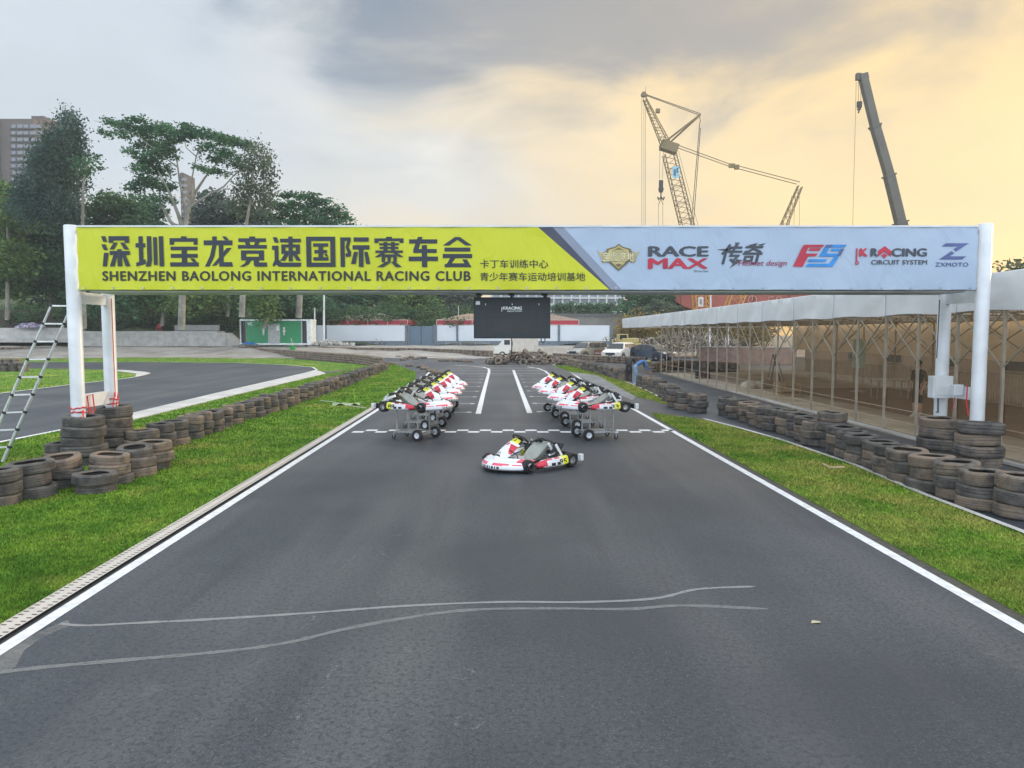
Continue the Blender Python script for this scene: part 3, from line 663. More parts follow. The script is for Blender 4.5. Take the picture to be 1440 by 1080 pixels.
b = MB(); A_ = P(1320, 560, YR - .2); b.tube([(A_.x, YR - .18, A_.z), (A_.x + .02, YR - .16, A_.z - .3), (A_.x - .02, YR - .16, .9)], .014, 6); A_ = P(1320, 420, YR - .2); b.tube([(A_.x + .05, YR - .15, A_.z - .02), (A_.x + .03, YR - .16, 2.0)], .01, 6); b.build('conduit', M_dsteel, el, world=True)

# red ropes tied round the left and right bases
rp = thing('rope', 'red rope lashing the left gantry posts down to the tyres', 'rope', (LX, YG, .9))
b = MB()
def loop(cx, cy, z, r, dz=.02, n_=16): return [(cx + r * math.cos(a) * random.uniform(.97, 1.05), cy + r * math.sin(a) * random.uniform(.97, 1.05), z + random.uniform(-dz, dz)) for a in [k * 2 * math.pi / n_ for k in range(n_)]]
for z in (1.02, 1.10): b.tube(loop(LX, YG, z, .14), .012, 5, closed=True); b.tube(loop(LRX, YR, z + .05, .14), .012, 5, closed=True)
for dx_ in (.0, .07):
    xm = LX + (LRX - LX) * .25 + dx_; ym = YG + .3; b.tube([(xm, ym - .06, .98), (xm - .02, ym - .06, 1.3), (xm + .01, ym + .07, 1.32), (xm + .03, ym + .08, 1.0), (xm + .02, ym - .02, .95)], .013, 5)
b.tube([(LX + .1, YG, 1.05), (LX + .25, YG - .28, 1.0), (LX + .3, YG - .33, .8), (LX + .22, YG - .3, .95)], .014, 5)
for dx_ in (.13, .2): b.tube([(LRX + dx_, YR - .1, 1.3), (LRX + dx_ + .06, YR - .3, 1.06), (LRX + .27 + dx_ * .2, YR - .36, .7), (LRX + .3, YR - .36, .1)], .011, 5)
b.tube([(LRX + .12, YR - .08, 4.0 if ZB > 4 else ZB - .1), (LRX + .14, YR - .1, 1.2)], .008, 5)
b.build('rope_strand', M_redrope, rp, world=True)
rp = thing('rope', 'thin red cord hanging beside the right gantry posts', 'rope', (RX, YG, 1.0))
b = MB(); b.tube([(RX - .18, YG + .05, 1.5), (RX - .2, YG + .03, 1.2), (RX - .17, YG, .95)], .014, 5); b.build('rope_strand', M_redrope, rp, world=True); b = MB(); b.tube([(RRX + .18, YR - .1, 1.5), (RRX + .2, YR - .15, 1.2), (RRX + .12, YR - .2, .95)], .01, 5); b.build('rope_strand', M_redrope, rp, world=True)

# telescopic ladder leaning on the left post
lad = thing('ladder', 'grey telescopic aluminium ladder with black collars leaning on the left gantry post', 'ladder', G(2, 652))
f2 = G(3, 652); t2 = P(98, 436, YG + .16); t2 = f2 + (t2 - f2) * 1.03
off = Vector((-.30, -.14, 0)); 
d_ = (t2 - f2)
M_alu = mat('aluminium', (.50, .53, .53), .4, .35, .12, 9)
M_alu2 = mat('bright_aluminium', (.66, .68, .69), .35, .5, .08, 9)
for o_ in (Vector((0, 0, 0)), off):
    st = MB(); COLLARS = []
    n_ = 9
    for i in range(n_):
        a, c = f2 + o_ + d_ * (i / n_), f2 + o_ + d_ * ((i + 1) / n_); r_ = .036 - .0018 * i
        st.tube([a, c], r_, 12)
        COLLARS.append((c - d_ * .009, c + d_ * .004, r_ + .008))
    o1 = st.build('stile', M_alu, lad, smooth=True, world=True)
    for a, c, r_ in COLLARS: cl = MB(); cl.tube([a, c], r_, 12); co = cl.build('collar', M_black, o1); co.location = -Vector(lad.location)
    ft = MB(); ft.tube([f2 + o_ - d_ * .004, f2 + o_ + d_ * .012], .05, 10); fo = ft.build('rubber_foot', M_black, o1); fo.location = -Vector(lad.location)
for i in range(1, 10):
    c = f2 + d_ * (i / 9) - d_ * .004
    b = MB(); b.bar(c, c + off, .05, .028); b.build('rung', M_alu2, lad, world=True)

# ------------------------------------------------------------------ tyres
def tyre_mat():
    m = bpy.data.materials.new('worn_rubber'); m.use_nodes = True
    n, l = nodes_of(m.node_tree); b = n['Principled BSDF']; tc = n.new('ShaderNodeTexCoord'); oi = n.new('ShaderNodeObjectInfo')
    va = n.new('ShaderNodeVectorMath'); va.operation = 'ADD'; l.new(tc.outputs['Object'], va.inputs[0])
    cx = n.new('ShaderNodeCombineXYZ'); rr = mth(n, l, 'MULTIPLY', oi.outputs['Random'], 60); l.new(rr, cx.inputs[0]); l.new(rr, cx.inputs[1]); l.new(cx.outputs[0], va.inputs[1])
    def noise(sc, de=5, ro=.6):
        z = n.new('ShaderNodeTexNoise'); z.inputs['Scale'].default_value = sc; z.inputs['Detail'].default_value = de; z.inputs['Roughness'].default_value = ro
        l.new(va.outputs[0], z.inputs['Vector']); return z.outputs[0]
    c = mixc(n, l, sstep(n, l, noise(3.5), .35, .65), (.064, .062, .060), (.130, .120, .110))
    dust = sstep(n, l, mth(n, l, 'ADD', noise(2.2, 6, .7), mth(n, l, 'MULTIPLY', mth(n, l, 'SUBTRACT', oi.outputs['Random'], .5), .34)), .47, .70)
    c = mixc(n, l, mth(n, l, 'MULTIPLY', dust, .62), c, (.28, .21, .15))
    c = mixc(n, l, mth(n, l, 'MULTIPLY', sstep(n, l, noise(26, 3, .7), .55, .75), .4), c, (.20, .19, .17))
    l.new(c, b.inputs['Base Color']); b.inputs['Roughness'].default_value = .82; b.inputs['Specular IOR Level'].default_value = .3
    bp = n.new('ShaderNodeBump'); bp.inputs['Strength'].default_value = .3; bp.inputs['Distance'].default_value = .01
    l.new(noise(40, 3), bp.inputs['Height']); l.new(bp.outputs[0], b.inputs['Normal'])
    return m
M_tyre = tyre_mat()
def tyre_prof(Rr, W, seed):
    rnd = random.Random(seed); p = []
    ri = Rr * rnd.uniform(.60, .66); sh = rnd.uniform(.018, .035); h2 = W / 2
    p += [(ri, -h2 * .80), (ri + .012, -h2 * .95), (ri + (Rr - ri) * .45, -h2 * 1.0), (Rr - sh * 1.3, -h2 * .97), (Rr - sh * .35, -h2 * .86), (Rr, -h2 * .66)]
    ng = rnd.choice([3, 4, 4, 5])
    for i in range(ng):
        zc = (-.55 + 1.1 * i / (ng - 1)) * h2; d = .020 if i not in (0, ng - 1) else .012; g_ = W * .040
        p += [(Rr + .002, zc - g_), (Rr - d, zc - g_ * .6), (Rr - d, zc + g_ * .6), (Rr + .002, zc + g_)]
    p += [(Rr, h2 * .66), (Rr - sh * .35, h2 * .86), (Rr - sh * 1.3, h2 * .97), (ri + (Rr - ri) * .45, h2), (ri + .012, h2 * .95), (ri, h2 * .80)]
    p += [(ri + .03, h2 * .62), (Rr - .045, h2 * .3), (Rr - .045, -h2 * .3), (ri + .03, -h2 * .62)]
    return p
TM = []
for s in range(7):
    rnd = random.Random(100 + s)
    b = MB(); b.lathe(tyre_prof(.5, .30, s), 40, None, 0, True)
    for i, v in enumerate(b.v):            # slightly out of round, tread blocks
        a = math.atan2(v.y, v.x); k_ = 1 + .012 * math.sin(2 * a + s) + .006 * math.sin(5 * a + s * 2)
        b.v[i] = Vector((v.x * k_, v.y * k_, v.z + .008 * math.sin(3 * a + s)))
    t_ = b.build('tyre_mesh', M_tyre, smooth=True); TM.append(t_.data); bpy.data.objects.remove(t_)
def low_prof():
    return [(.32, -.12), (.42, -.15), (.49, -.13), (.5, 0), (.49, .13), (.42, .15), (.32, .12), (.4, 0)]
b = MB(); b.lathe(low_prof(), 14, None, 0, True); LOWT = (np.array([tuple(v) for v in b.v]), np.array(b.f))
TYRES = []        # (matrix, label, group, variant, distance)
def add_tyre(loc, Rr, W, label, group, tilt=(0, 0), rz=None, weight=0.0, M=None):
    rz = random.uniform(0, 6.28) if rz is None else rz
    if M is None: M = Matrix.Translation(loc) @ Euler((tilt[0], tilt[1], rz)).to_matrix().to_4x4()
    M = M @ Matrix.Diagonal((Rr * 2, Rr * 2, W / .30, 1))
    TYRES.append((M, label, group, random.randrange(7), loc[1] + weight))
WORDS = {1: ['single'], 2: ['lower', 'upper'], 3: ['bottom', 'middle', 'top'], 4: ['bottom', 'second lowest', 'third lowest', 'top'], 5: ['bottom', 'second lowest', 'middle', 'fourth', 'top']}
def stack(px, py, n_, where, group, Rr=.31, W=.185, lean=(0, 0), toptilt=None, gw=None, weight=0.0, zb=0.0):
    g0 = G(px, py); d = Vector((g0.x, g0.y, 0)).normalized(); c = g0 + d * Rr
    z = zb
    for i in range(n_):
        rr = Rr * random.uniform(.92, 1.06); ww = W * random.uniform(.88, 1.10)
        tl = (random.uniform(-.045, .045), random.uniform(-.045, .045)) if i else (0, 0)
        if toptilt and i == n_ - 1: tl = toptilt
        loc = Vector((c.x + lean[0] * i + random.uniform(-.032, .032), c.y + lean[1] * i + random.uniform(-.032, .032), z + ww / 2))
        add_tyre(loc, rr, ww, f'{WORDS[n_][i]} tyre of the {where}', group, tl, weight=weight)
        z += ww * .97
gA = 'tyres of the left tyre wall'
stack(0, 716, 3, 'grey stack cut by the left picture edge, nearest the viewer', gA)
stack(46, 705, 3, 'grey upright stack right of the one at the left edge', gA)
stack(86, 691, 3, 'tilted stack below the ladder foot and left post', gA, toptilt=(.10, .12))
stack(134, 699, 2, 'low two-tyre stack in front of the left gantry post', gA)
stack(163, 685, 3, 'leaning stack with a wide top tyre by the left post', gA, lean=(-.05, 0), toptilt=(-.04, -.06))
stack(197, 674, 3, 'leaning brown stack between wide-topped stack and upright one', gA, lean=(-.05, .02), toptilt=(.02, .14))
stack(217, 664, 3, 'upright brown stack right of the leaning stack by the left post', gA)
stack(118, 659, 5, 'tall stack around the left front gantry post', gA, .385, .195)
stack(162, 645, 5, 'tall stack tied with red rope around the left rear post', gA, .37, .21)
stack(86, 650, 2, 'dark low stack behind the left front post stack', gA)
stack(200, 645, 3, 'stack behind the upright brown one near the roped post', gA)
row = [(228, 634), (246, 628), (268, 620), (282, 614), (296, 609.5), (311, 604), (328, 598), (344, 591.5), (357, 589), (368, 584.5)]
pts = row + [tuple(p) for p in ((379, 581), (390, 578), (401, 574), (411, 570), (421, 566.5), (430, 563.5), (438, 560), (446, 557.5), (453.5, 555), (460.5, 552.5), (467, 550), (473, 547.5), (479, 545.5), (484.5, 543.5), (490, 541), (495, 539), (500, 537), (505, 535), (510, 533), (515, 531), (519.5, 529), (524, 527.2), (528, 525.5), (532, 524), (536, 522.5), (540, 520.8))]
for i, (px, py) in enumerate(pts):
    stack(px, py, 3, f'{ordn(i + 1)} stack up the left wall beyond the roped post', gA, random.uniform(.29, .32), .19, weight=0)
gB = 'tyres of the right tyre wall'
rw = [(1432, 733), (1380, 720), (1344, 706), (1308, 694), (1277, 683), (1255, 673), (1238, 663.5), (1212, 655), (1197, 647), (1186, 640.5), (1168, 631, 4), (1148, 629), (1136, 622), (1123, 616.5), (1109, 612), (1092, 607.5), (1078, 604), (1067, 600), (1053, 595), (1037, 590), (1022, 585.5)]
for i, t in enumerate(rw):
    wh = 'near stack cut by the right picture edge' if i == 0 else f'{ordn(i)} stack beyond the one at the right picture edge'
    stack(t[0], t[1], t[2] if len(t) > 2 else 3, wh, gB, random.uniform(.30, .33), .195)
stack(1320, 650, 4, 'brown stack around the right rear gantry post', gB, .35, .21); stack(1375, 676, 5, 'wide brown stack around the right front gantry post', gB, .37, .195)
gC = 'dark tyres of the wall between the pit entry and the far bend'
ra = [(981, 581.5), (962, 577), (950, 573.5), (944, 567), (937, 561), (929, 556), (920, 552), (912, 548.5), (904, 545), (886, 540, 0), (878, 536.5), (870, 534), (862, 531.5), (855, 529.5), (848, 527.5), (842, 525.5), (836, 524), (830, 522.2), (824.5, 520.5), (819, 519), (814, 517.5), (809, 516), (804, 514.8), (799.5, 513.6), (795, 512.5), (791, 511.4)]
for i, t in enumerate(ra):
    if len(t) > 2: continue
    stack(t[0], t[1], 3, f'{ordn(i + 1)} dark stack from the pit entry toward the far bend', gC, .31, .2, weight=2)
lbl_far = 'small dark tyre in the low walls round the far bend'; gD = 'tyres round the far bend'
def far_row(pl, spacing, n_, Y0=None, weight=14):
    w_ = [G(x, y) for x, y in pl]; d = 0
    for a, c in zip(w_[:-1], w_[1:]):
        L = (c - a).length
        while d < L:
            p = a + (c - a) * (d / L)
            for i in range(n_):
                zz = max(0, (p.y - 76) * .02)
                add_tyre(Vector((p.x + random.uniform(-.03, .03), p.y + .3, zz + .1 + .19 * i)), .31, .19, lbl_far, gD, weight=weight)
            d += spacing
        d -= L
far_row([(-120, 500), (0, 500), (120, 499), (250, 498.5), (333, 499), (406, 503), (458, 507.5), (500, 511.5), (522, 514.5), (534, 518)], .64, 4)
far_row([(330, 498), (417, 499), (500, 500), (581, 500.5), (640, 502), (690, 503.5)], .64, 4)
far_row([(782, 505), (834, 509), (870, 510.5), (905, 512)], .64, 3); far_row([(918, 523), (960, 518), (990, 519), (1040, 523.5)], .64, 3)
far_row([(-40, 523), (-10, 523), (6, 523), (31, 523)], .64, 3, weight=0); far_row([(-40, 515), (30, 515)], .66, 3)
for px, py in ((560, 503), (570, 505), (578, 503.5), (584, 505.5), (590, 504), (596, 504.5), (566, 507), (620, 508.5), (628, 508.5), (634, 507), (640, 508.5), (647, 509), (655, 509.5), (661, 509.5), (552, 513), (575, 515.5), (590, 517.5), (596, 520), (605, 523.5), (614, 526), (815, 516.0 - 2)):
    p = G(px, py); add_tyre(Vector((p.x, p.y + .3, .1)), .31, .19, 'loose dark tyre lying flat on the track at the far bend', 'loose tyres at the far bend', weight=8)
# heap of tyres
for i in range(95):
    u = random.random(); px = 684 + 112 * u; hmax = 18 * max(0, math.sin(math.pi * min(1, max(0, (u - .02) / .92)))) ** .9
    hpx = random.random() ** 1.1 * hmax
    p = G(px, 513.5 - random.uniform(0, 4)); z = .12 + hpx / F * p.y * .88
    M = Matrix.Translation(Vector((p.x, p.y + random.uniform(0, 1.4), z))) @ Euler((random.gauss(0, .7), random.gauss(0, .7), random.uniform(0, 6.28))).to_matrix().to_4x4()
    add_tyre(Vector((p.x, p.y, z)), .31, .19, 'dark tyre in the jumbled heap below the hanging screen', 'tyres of the jumbled heap', M=M, weight=-6)
TYRES.sort(key=lambda t: t[4])
LV, LFc, base = [], [], 0
for i, (M, lab, grp, var, d) in enumerate(TYRES):
    if i < 296:
        o = bpy.data.objects.new('tyre', TM[var]); COL.objects.link(o); o.matrix_world = M
        tag(o, lab, 'tyre', grp)
    else:
        A4 = np.array(M); LV.append(LOWT[0] @ A4[:3, :3].T + A4[:3, 3]); LFc.append(LOWT[1] + base); base += len(LOWT[0])
if LV:
    o = mesh_np('tyre_wall', np.concatenate(LV), np.concatenate(LFc), M_tyre); o.data.polygons.foreach_set('use_smooth', [True] * len(o.data.polygons))
    tag(o, 'rows of small dark tyres stacked round the far bend', 'tyres', kind='stuff')
print('TYRES', len(TYRES))
# ------------------------------------------------------------------ karts
K_white = mat('kart_white', (.72, .75, .78), .28, var=.05, scale=5); K_red = mat('kart_red', (.58, .03, .06), .3, var=.1); K_pink = mat('kart_pink', (.72, .10, .16), .3, var=.1)
K_yel = mat('kart_yellow', (.74, .72, .05), .35, var=.08); K_blk = mat('kart_black', (.012, .012, .014), .45, var=.2); K_seat = mat('seat_shell', (.40, .42, .38), .45, var=.1, scale=6)
K_rub = mat('kart_rubber', (.016, .016, .018), .7, var=.3, scale=9); K_alu = mat('cast_aluminium', (.5, .5, .5), .4, .7, .1, 9); K_tank = mat('tank_plastic', (.62, .6, .6), .4, var=.1)
def wheel_bm(r, w_):
    b = MB(); h = w_ / 2
    b.lathe([(r * .52, -h * .9), (r * .7, -h), (r * .9, -h * .95), (r, -h * .7), (r, h * .7), (r * .9, h * .95), (r * .7, h), (r * .52, h * .9), (r * .5, 0)], 24, Matrix.Rotation(R(90), 4, 'X'), 0, True); return b
def rim_bm(r, w_):
    b = MB(); h = w_ / 2
    b.lathe([(.012, h * .35), (r * .18, h * .4), (r * .22, h * .15), (r * .44, h * .2), (r * .52, h * .85), (r * .52, -h * .85), (r * .44, -h * .2), (r * .22, -h * .15), (r * .18, -h * .4), (.012, -h * .35)], 18, Matrix.Rotation(R(90), 4, 'X')); return b
def dense(p, k):
    out = []
    for a, c in zip(p[:-1], p[1:]): out += [tuple(x + (y - x) * t / k for x, y in zip(a, c)) for t in range(k)]
    return out + [p[-1]]
def bump_ix(i, j):
    v, y = i / 24, abs(j - 26.5) / 27
    if v < .25: return 0
    if .52 + .05 * y < v < .70 - .10 * y * y and y > .12 and abs(y - .62) > .03: return 2
    if .36 < v < .46 and y < .42 and (j * 7 % 5) < 3: return 0
    if v > .78 and y > .70: return 2
    return 1
def panel_ix(i, j):
    u, c = i / 36, (j - 17.5) / 18; a = abs(c)
    if .10 < u < .21 and a < .60 - (u - .1) * 2: return 1
    if .34 < u < .62 and a > .80 - (u - .34) * 1.7: return 2
    if .54 < u < .66 and a < .22 - abs(u - .6) * 2: return 2
    if .24 < u < .31 and a < .30 and (i * 3 + j) % 4 < 2: return 1
    if u > .70:
        if a > .84: return 1
        if .76 < u < .90 and .10 < a < .46 and (a < .17 or a > .36 or abs(u - .83) > .045): return 1
        return 3
    return 0
def pod_ix(i, j):
    u = i / 24
    if u > .70: return 3
    if u < .16 + (.16 if j in (2, 3) else .26 if j == 4 else .05): return 2
    if j == 2 and .36 < u < .66 and (i % 3): return 1
    if j == 4 and .48 < u < .60: return 2
    return 0
NUM = {}
def make_kart(label, number):
    t = thing('racing_kart', label, 'kart', group='racing karts')
    b = MB(); r = .016
    for s in (-1, 1):
        b.tube([(-.80, .30 * s, .12), (-.5, .31 * s, .085), (.1, .36 * s, .075), (.55, .24 * s, .075), (.72, .20 * s, .09)], r, 8)
        b.tube([(.55, .24 * s, .08), (.55, .46 * s, .10)], .014, 8); b.tube([(.62, .2 * s, .10), (.85, .2 * s, .13)], .011, 8)
        b.tube([(.25, .35 * s, .07), (.28, .56 * s, .07), (-.25, .56 * s, .07), (-.28, .33 * s, .08)], .012, 8)
    for x, y in ((-.78, .30), (-.2, .33), (.3, .32), (.62, .23)): b.tube([(x, -y, .08), (x, y, .08)], r, 8)
    b.build('chassis_frame', M_dsteel, t, smooth=True)
    b = MB(); b.prism([(.7, -.18, .06), (.7, .18, .06), (.1, .33, .06), (-.05, .33, .06), (-.05, -.33, .06), (.1, -.33, .06)], (0, 0, .006)); b.build('floor_tray', K_alu, t)
    prof = [(.60, .07), (.86, .045), (.99, .055), (1.04, .09), (1.035, .135), (1.005, .175), (.965, .20), (.90, .235), (.78, .27)]
    mi = [0, 0, 1, 1, 2, 1, 1, 1]
    rows = []; prof = dense(prof, 3)
    for (x, z) in prof:
        row = []
        for j in range(55):
            y = -.62 + 1.24 * j / 54; q_ = abs(y) / .62
            row.append((x - .40 * q_ ** 2.2 - (.04 if x > .9 else 0) * q_, y * (1 - .10 * (1 - min(1, (x - .6) / .4))), z * (1 - .20 * q_ ** 3) + .02 * q_ ** 4))
        rows.append(row)
    b = MB(); b.grid(rows, bump_ix); b.build('front_bumper', [K_blk, K_white, K_pink], t, smooth=True)
    b = MB()
    for s in (-1, 1): b.tube([(.50, .63 * s, .05), (.60, .645 * s, .08), (.64, .63 * s, .17), (.56, .6 * s, .22)], .022, 6)
    b.build('bumper_edge', K_blk, t, smooth=True)
    pr = [(.90, .25, .09), (.84, .30, .135), (.80, .325, .15), (.74, .37, .165), (.66, .43, .17), (.58, .475, .165), (.50, .52, .155), (.43, .555, .14), (.37, .585, .115), (.35, .595, .09)]
    mi = [0, 1, 0, 0, 0, 2, 3, 3, 3]; rows = []
    for (x, z, hw) in dense(pr, 4):
        rows.append([(x - .10 * abs(c) ** 2.5, c * hw, z - .075 * abs(c) ** 2.2) for c in [k / 18 - 1 for k in range(37)]])
    b = MB(); b.grid(rows, panel_ix); b.build('front_panel', [K_white, K_blk, K_red, K_yel], t, smooth=True)
    b = MB()
    for s in (-1, 1): b.tube([(.62, .14 * s, .40), (.50, .20 * s, .30), (.42, .18 * s, .14)], .010, 6)
    b.tube([(.66, 0, .10), (.40, 0, .40), (.24, 0, .55)], .013, 8); b.build('steering_column', M_dsteel, t)
    Ms = Matrix.Translation((.22, 0, .555)) @ Matrix.Rotation(R(-38), 4, 'Y')
    b = MB(); b.tube([Ms @ Vector((.155 * math.cos(a), .165 * math.sin(a), 0)) for a in [k * math.pi / 12 for k in range(24)]], .018, 8, closed=True)
    for a in (0, 2.1, 4.2): b.bar(Ms @ Vector((0, 0, -.01)), Ms @ Vector((.15 * math.cos(a), .16 * math.sin(a), 0)), .03, .012)
    b.box(Ms @ Vector((0, 0, .0)), (.09, .09, .03), Ms.to_3x3()); b.build('steering_wheel', K_blk, t, smooth=True)
    rows = []
    for (x, z, hw, e) in [(.16, .13, .15, .03), (.02, .085, .17, .08), (-.14, .075, .19, .16), (-.26, .10, .205, .22), (-.34, .19, .21, .20), (-.39, .28, .205, .15), (-.43, .36, .19, .08), (-.47, .43, .155, .03), (-.475, .445, .12, .0)]:
        rows.append([(x + e * .62 * abs(c) ** 2.4, c * hw, z + e * .75 * abs(c) ** 2.6) for c in [k / 6 - 1 for k in range(13)]])
    b = MB(); b.grid(rows); rows2 = [[(p[0] - .012, p[1], p[2] - .006) for p in r_] for r_ in rows]; b.grid(rows2); b.build('seat', K_seat, t, smooth=True)
    for s in (-1, 1):
        st = [(.36, .04, .10, .14), (.31, .075, .09, .19), (.16, .10, .075, .225), (-.05, .105, .07, .235), (-.22, .11, .07, .24), (-.33, .11, .075, .25), (-.40, .10, .085, .255)]
        mi = [2, 2, 1, 0, 3, 3]; rows = []
        for (x, hw, z0, z1) in dense(st, 4):
            yc = .585 * s
            ring = [(yc - hw * s * .9, z0), (yc + hw * s * .7, z0), (yc + hw * s, z0 + .03), (yc + hw * s * .96, (z0 + z1) / 2), (yc + hw * s * .72, z1 - .02), (yc + hw * s * .3, z1), (yc - hw * s * .8, z1 - .03)]
            rows.append([(x, y, z) for y, z in ring])
        b = MB(); b.grid(rows, pod_ix, close=True); b.poly(rows[0][::-1], 2); b.poly(rows[-1], 0)
        pod = b.build('side_pod', [K_white, K_blk, K_red, K_yel], t, smooth=True)
        if number not in NUM:
            V, Fc = raw_text(number, bold=.02); xs = [v.x for v in V]; zs = [v.y for v in V]; NUM[number] = (V, Fc, min(xs), max(xs), min(zs), max(zs))
        V, Fc, a0, a1, c0, c1 = NUM[number]; b = MB()
        for v in [V]:
            b.add([(-.23 + s * ((p.x - a0) / (a1 - a0) - .5) * -.17 * -1 if False else -.25 + s * -1 * ((p.x - a0) / (a1 - a0) - .5) * .19, s * (.585 + .104 - .03 * max(0, ((p.y - c0) / (c1 - c0)) - .55)) + .004 * s, .105 + (p.y - c0) / (c1 - c0) * .10) for p in v], Fc)
        b.build('number', K_blk, pod)
    b = MB(); b.rbox((-.90, 0, .13), (.07, 1.02, .13), .03); b.rbox((-.86, .0, .20), (.03, .5, .03), .01); bp = b.build('rear_bumper', K_blk, t, smooth=True)
    for s in (-1, 1):
        b = MB(); b.rbox((-.905, .53 * s, .14), (.085, .10, .14), .02); b.build('bumper_end', K_white, bp)
    b = MB()
    for s in (-1, 1): b.bar((-.50, -.30 + .16 * s, .44), (-.72, -.36 + .10 * s, .20), .018); b.bar((-.10, .44 * s, .26), (-.46, .40 * s, .30), .02, .03)
    b.bar((-.28, -.46, .40), (-.62, -.48, .30), .02, .06); b.build('guard_bar', K_white, t)
    b = MB(); b.tube([(.42, .30, .12), (.1, .42, .20), (-.25, .44, .30), (-.34, .40, .46), (-.40, .1, .50), (-.42, -.3, .42)], .014, 6); b.tube([(.5, -.18, .1), (.1, -.40, .16), (-.3, -.42, .28)], .010, 6); b.tube([(-.32, .36, .46), (-.36, .0, .52), (-.35, -.33, .40)], .016, 6); b.build('hose', K_blk, t, smooth=True)
    b = MB(); b.tube([(.70, .19, .11), (.62, .30, .16), (.40, .36, .12)], .012, 6); b.tube([(.70, -.19, .11), (.62, -.30, .16), (.40, -.36, .12)], .012, 6); b.build('pedal_guard', K_red, t)
    b = MB(); b.rbox((-.62, .15, .14), (.02, .17, .17), .008); b.lathe([(.03, -.01), (.10, -.01), (.10, .01), (.03, .01)], 18, Matrix.Translation((-.55, -.24, .14)) @ Matrix.Rotation(R(90), 4, 'X'), 0, True); b.lathe([(.03, -.006), (.085, -.006), (.085, .006), (.03, .006)], 18, Matrix.Translation((-.55, .22, .14)) @ Matrix.Rotation(R(90), 4, 'X'), 0, True); b.build('sprocket', M_steel, t)
    b = MB(); b.tube([(-.55, -.62, .14), (-.55, .62, .14)], .02, 10); b.build('rear_axle', M_steel, t, smooth=True)
    b = MB(); b.tube([(.55, -.46, .12), (.55, .46, .12)], .014, 8); b.build('front_axle', M_steel, t)
    b = MB(); b.rbox((-.40, -.36, .20), (.22, .17, .20), .02); b.rbox((-.33, -.36, .33), (.12, .13, .10), .015)
    for k in range(4): b.box((-.33, -.36, .30 + .025 * k), (.15, .15, .008))
    b.tube([(-.42, -.34, .30), (-.42, -.27, .36), (-.60, -.2, .35), (-.78, -.22, .28)], [.03, .035, .05, .03], 10); b.build('engine', M_dsteel, t)
    b = MB(); b.rbox((-.55, -.16, .40), (.22, .12, .11), .03); b.tube([(-.47, -.12, .42), (-.38, -.14, .50), (-.30, -.10, .46)], .035, 10); b.build('airbox', K_blk, t, smooth=True)
    Mr = Euler((0, R(-35), 0)).to_matrix()
    b = MB(); b.rbox((-.34, .40, .32), (.04, .22, .34), .01, Mr); rd = b.build('radiator', K_blk, t)
    b = MB()
    for s in (-1, 1): b.bar((-.235, .40 + .1 * s, .46), (-.43, .40 + .1 * s, .18), .022, .05)
    b.build('radiator_frame', K_white, rd)
    b = MB(); b.rbox((.33, 0, .15), (.26, .22, .17), .04); b.build('fuel_tank', K_tank, t, smooth=True)
    b = MB()
    for s in (-1, 1): b.box((.60, .13 * s, .16), (.02, .05, .16)); b.tube([(.56, .13 * s, .08), (.6, .13 * s, .2)], .008, 6)
    b.build('pedals', K_alu, t)
    for (x, y, r_, w_) in ((.55, .55, .128, .125), (.55, -.55, .128, .125), (-.55, .565, .138, .20), (-.55, -.565, .138, .20)):
        wh = wheel_bm(r_, w_).build('wheel', K_rub, t, smooth=True); wh.location = (x, y, r_)
        rim_bm(r_, w_).build('rim', K_blk if x > 0 else K_alu, wh, smooth=True)
    return t
def make_trolley(label):
    t = thing('kart_trolley', label, 'trolley', group='kart trolleys')
    b = MB()
    for s in (-1, 1): b.bar((-.40, .25 * s, .17), (.38, .25 * s, .17), .028, .028)
    for x in (-.38, -.12, .12, .36): b.bar((x, -.25, .17), (x, .25, .17), .03, .03)
    b.bar((.36, -.40, .13), (.36, .40, .13), .028); b.box((.0, 0, .19), (.3, .48, .012)); b.build('base_frame', M_steel, t)
    for (x, y) in ((.28, .25), (.28, -.25), (-.32, .25), (-.32, -.25)):
        b = MB(); b.bar((x, y, .185), (x * .96, y, .72), .025, .025); b.box((x * .96, y, .73), (.10, .05, .025)); b.build('upright', M_steel, t)
    for s in (-1, 1):
        b = MB(); b.bar((-.36, .25 * s, .70), (.32, .25 * s, .70), .026); b.build('top_rail', M_steel, t)
        wh = wheel_bm(.135, .085).build('wheel', K_rub, t, smooth=True); wh.location = (.36, .39 * s, .135); rim_bm(.135, .085).build('hub', M_white, wh, smooth=True)
        ca = MB(); ca.box((-.37, .27 * s, .135), (.06, .05, .03)); ca.box((-.38, .27 * s + .022, .09), (.03, .006, .09)); ca.box((-.38, .27 * s - .022, .09), (.03, .006, .09)); cf = ca.build('castor', M_steel, t)
        cw = wheel_bm(.05, .03).build('castor_wheel', K_rub, cf, smooth=True); cw.location = (-.39, .27 * s, .05)
    return t
k0 = make_kart('white and red kart standing alone on the asphalt before the start line', '95')
ca_, cb_ = G(695, 661), G(806, 643)
hd = math.atan2(ca_.y - cb_.y, ca_.x - cb_.x)
k0.scale = (.97, .97, .95); k0.location = (G(744, 657).x, G(744, 657).y + .12, 0.004); k0.rotation_euler = (0, 0, hd)
kl = make_kart('nearest kart of the left row, on a trolley with yellow tail toward the lawn', '88'); kr = make_kart('nearest kart of the right row, on a trolley, numbered 33 on its side', '33')
tp = make_trolley('nearest trolley of the left row, two wheels before the start line')
LBL = ['second kart from the front of the {} row, on a trolley', 'middle kart of the {} row, on a trolley behind two others', 'fourth kart from the front of the {} row, on a trolley', 'farthest kart of the {} row, on a trolley near the lawn end']
LBT = ['trolley under the second kart of the {} row', 'trolley under the third kart of the {} row', 'trolley under the fourth kart of the {} row', 'trolley under the farthest kart of the {} row']
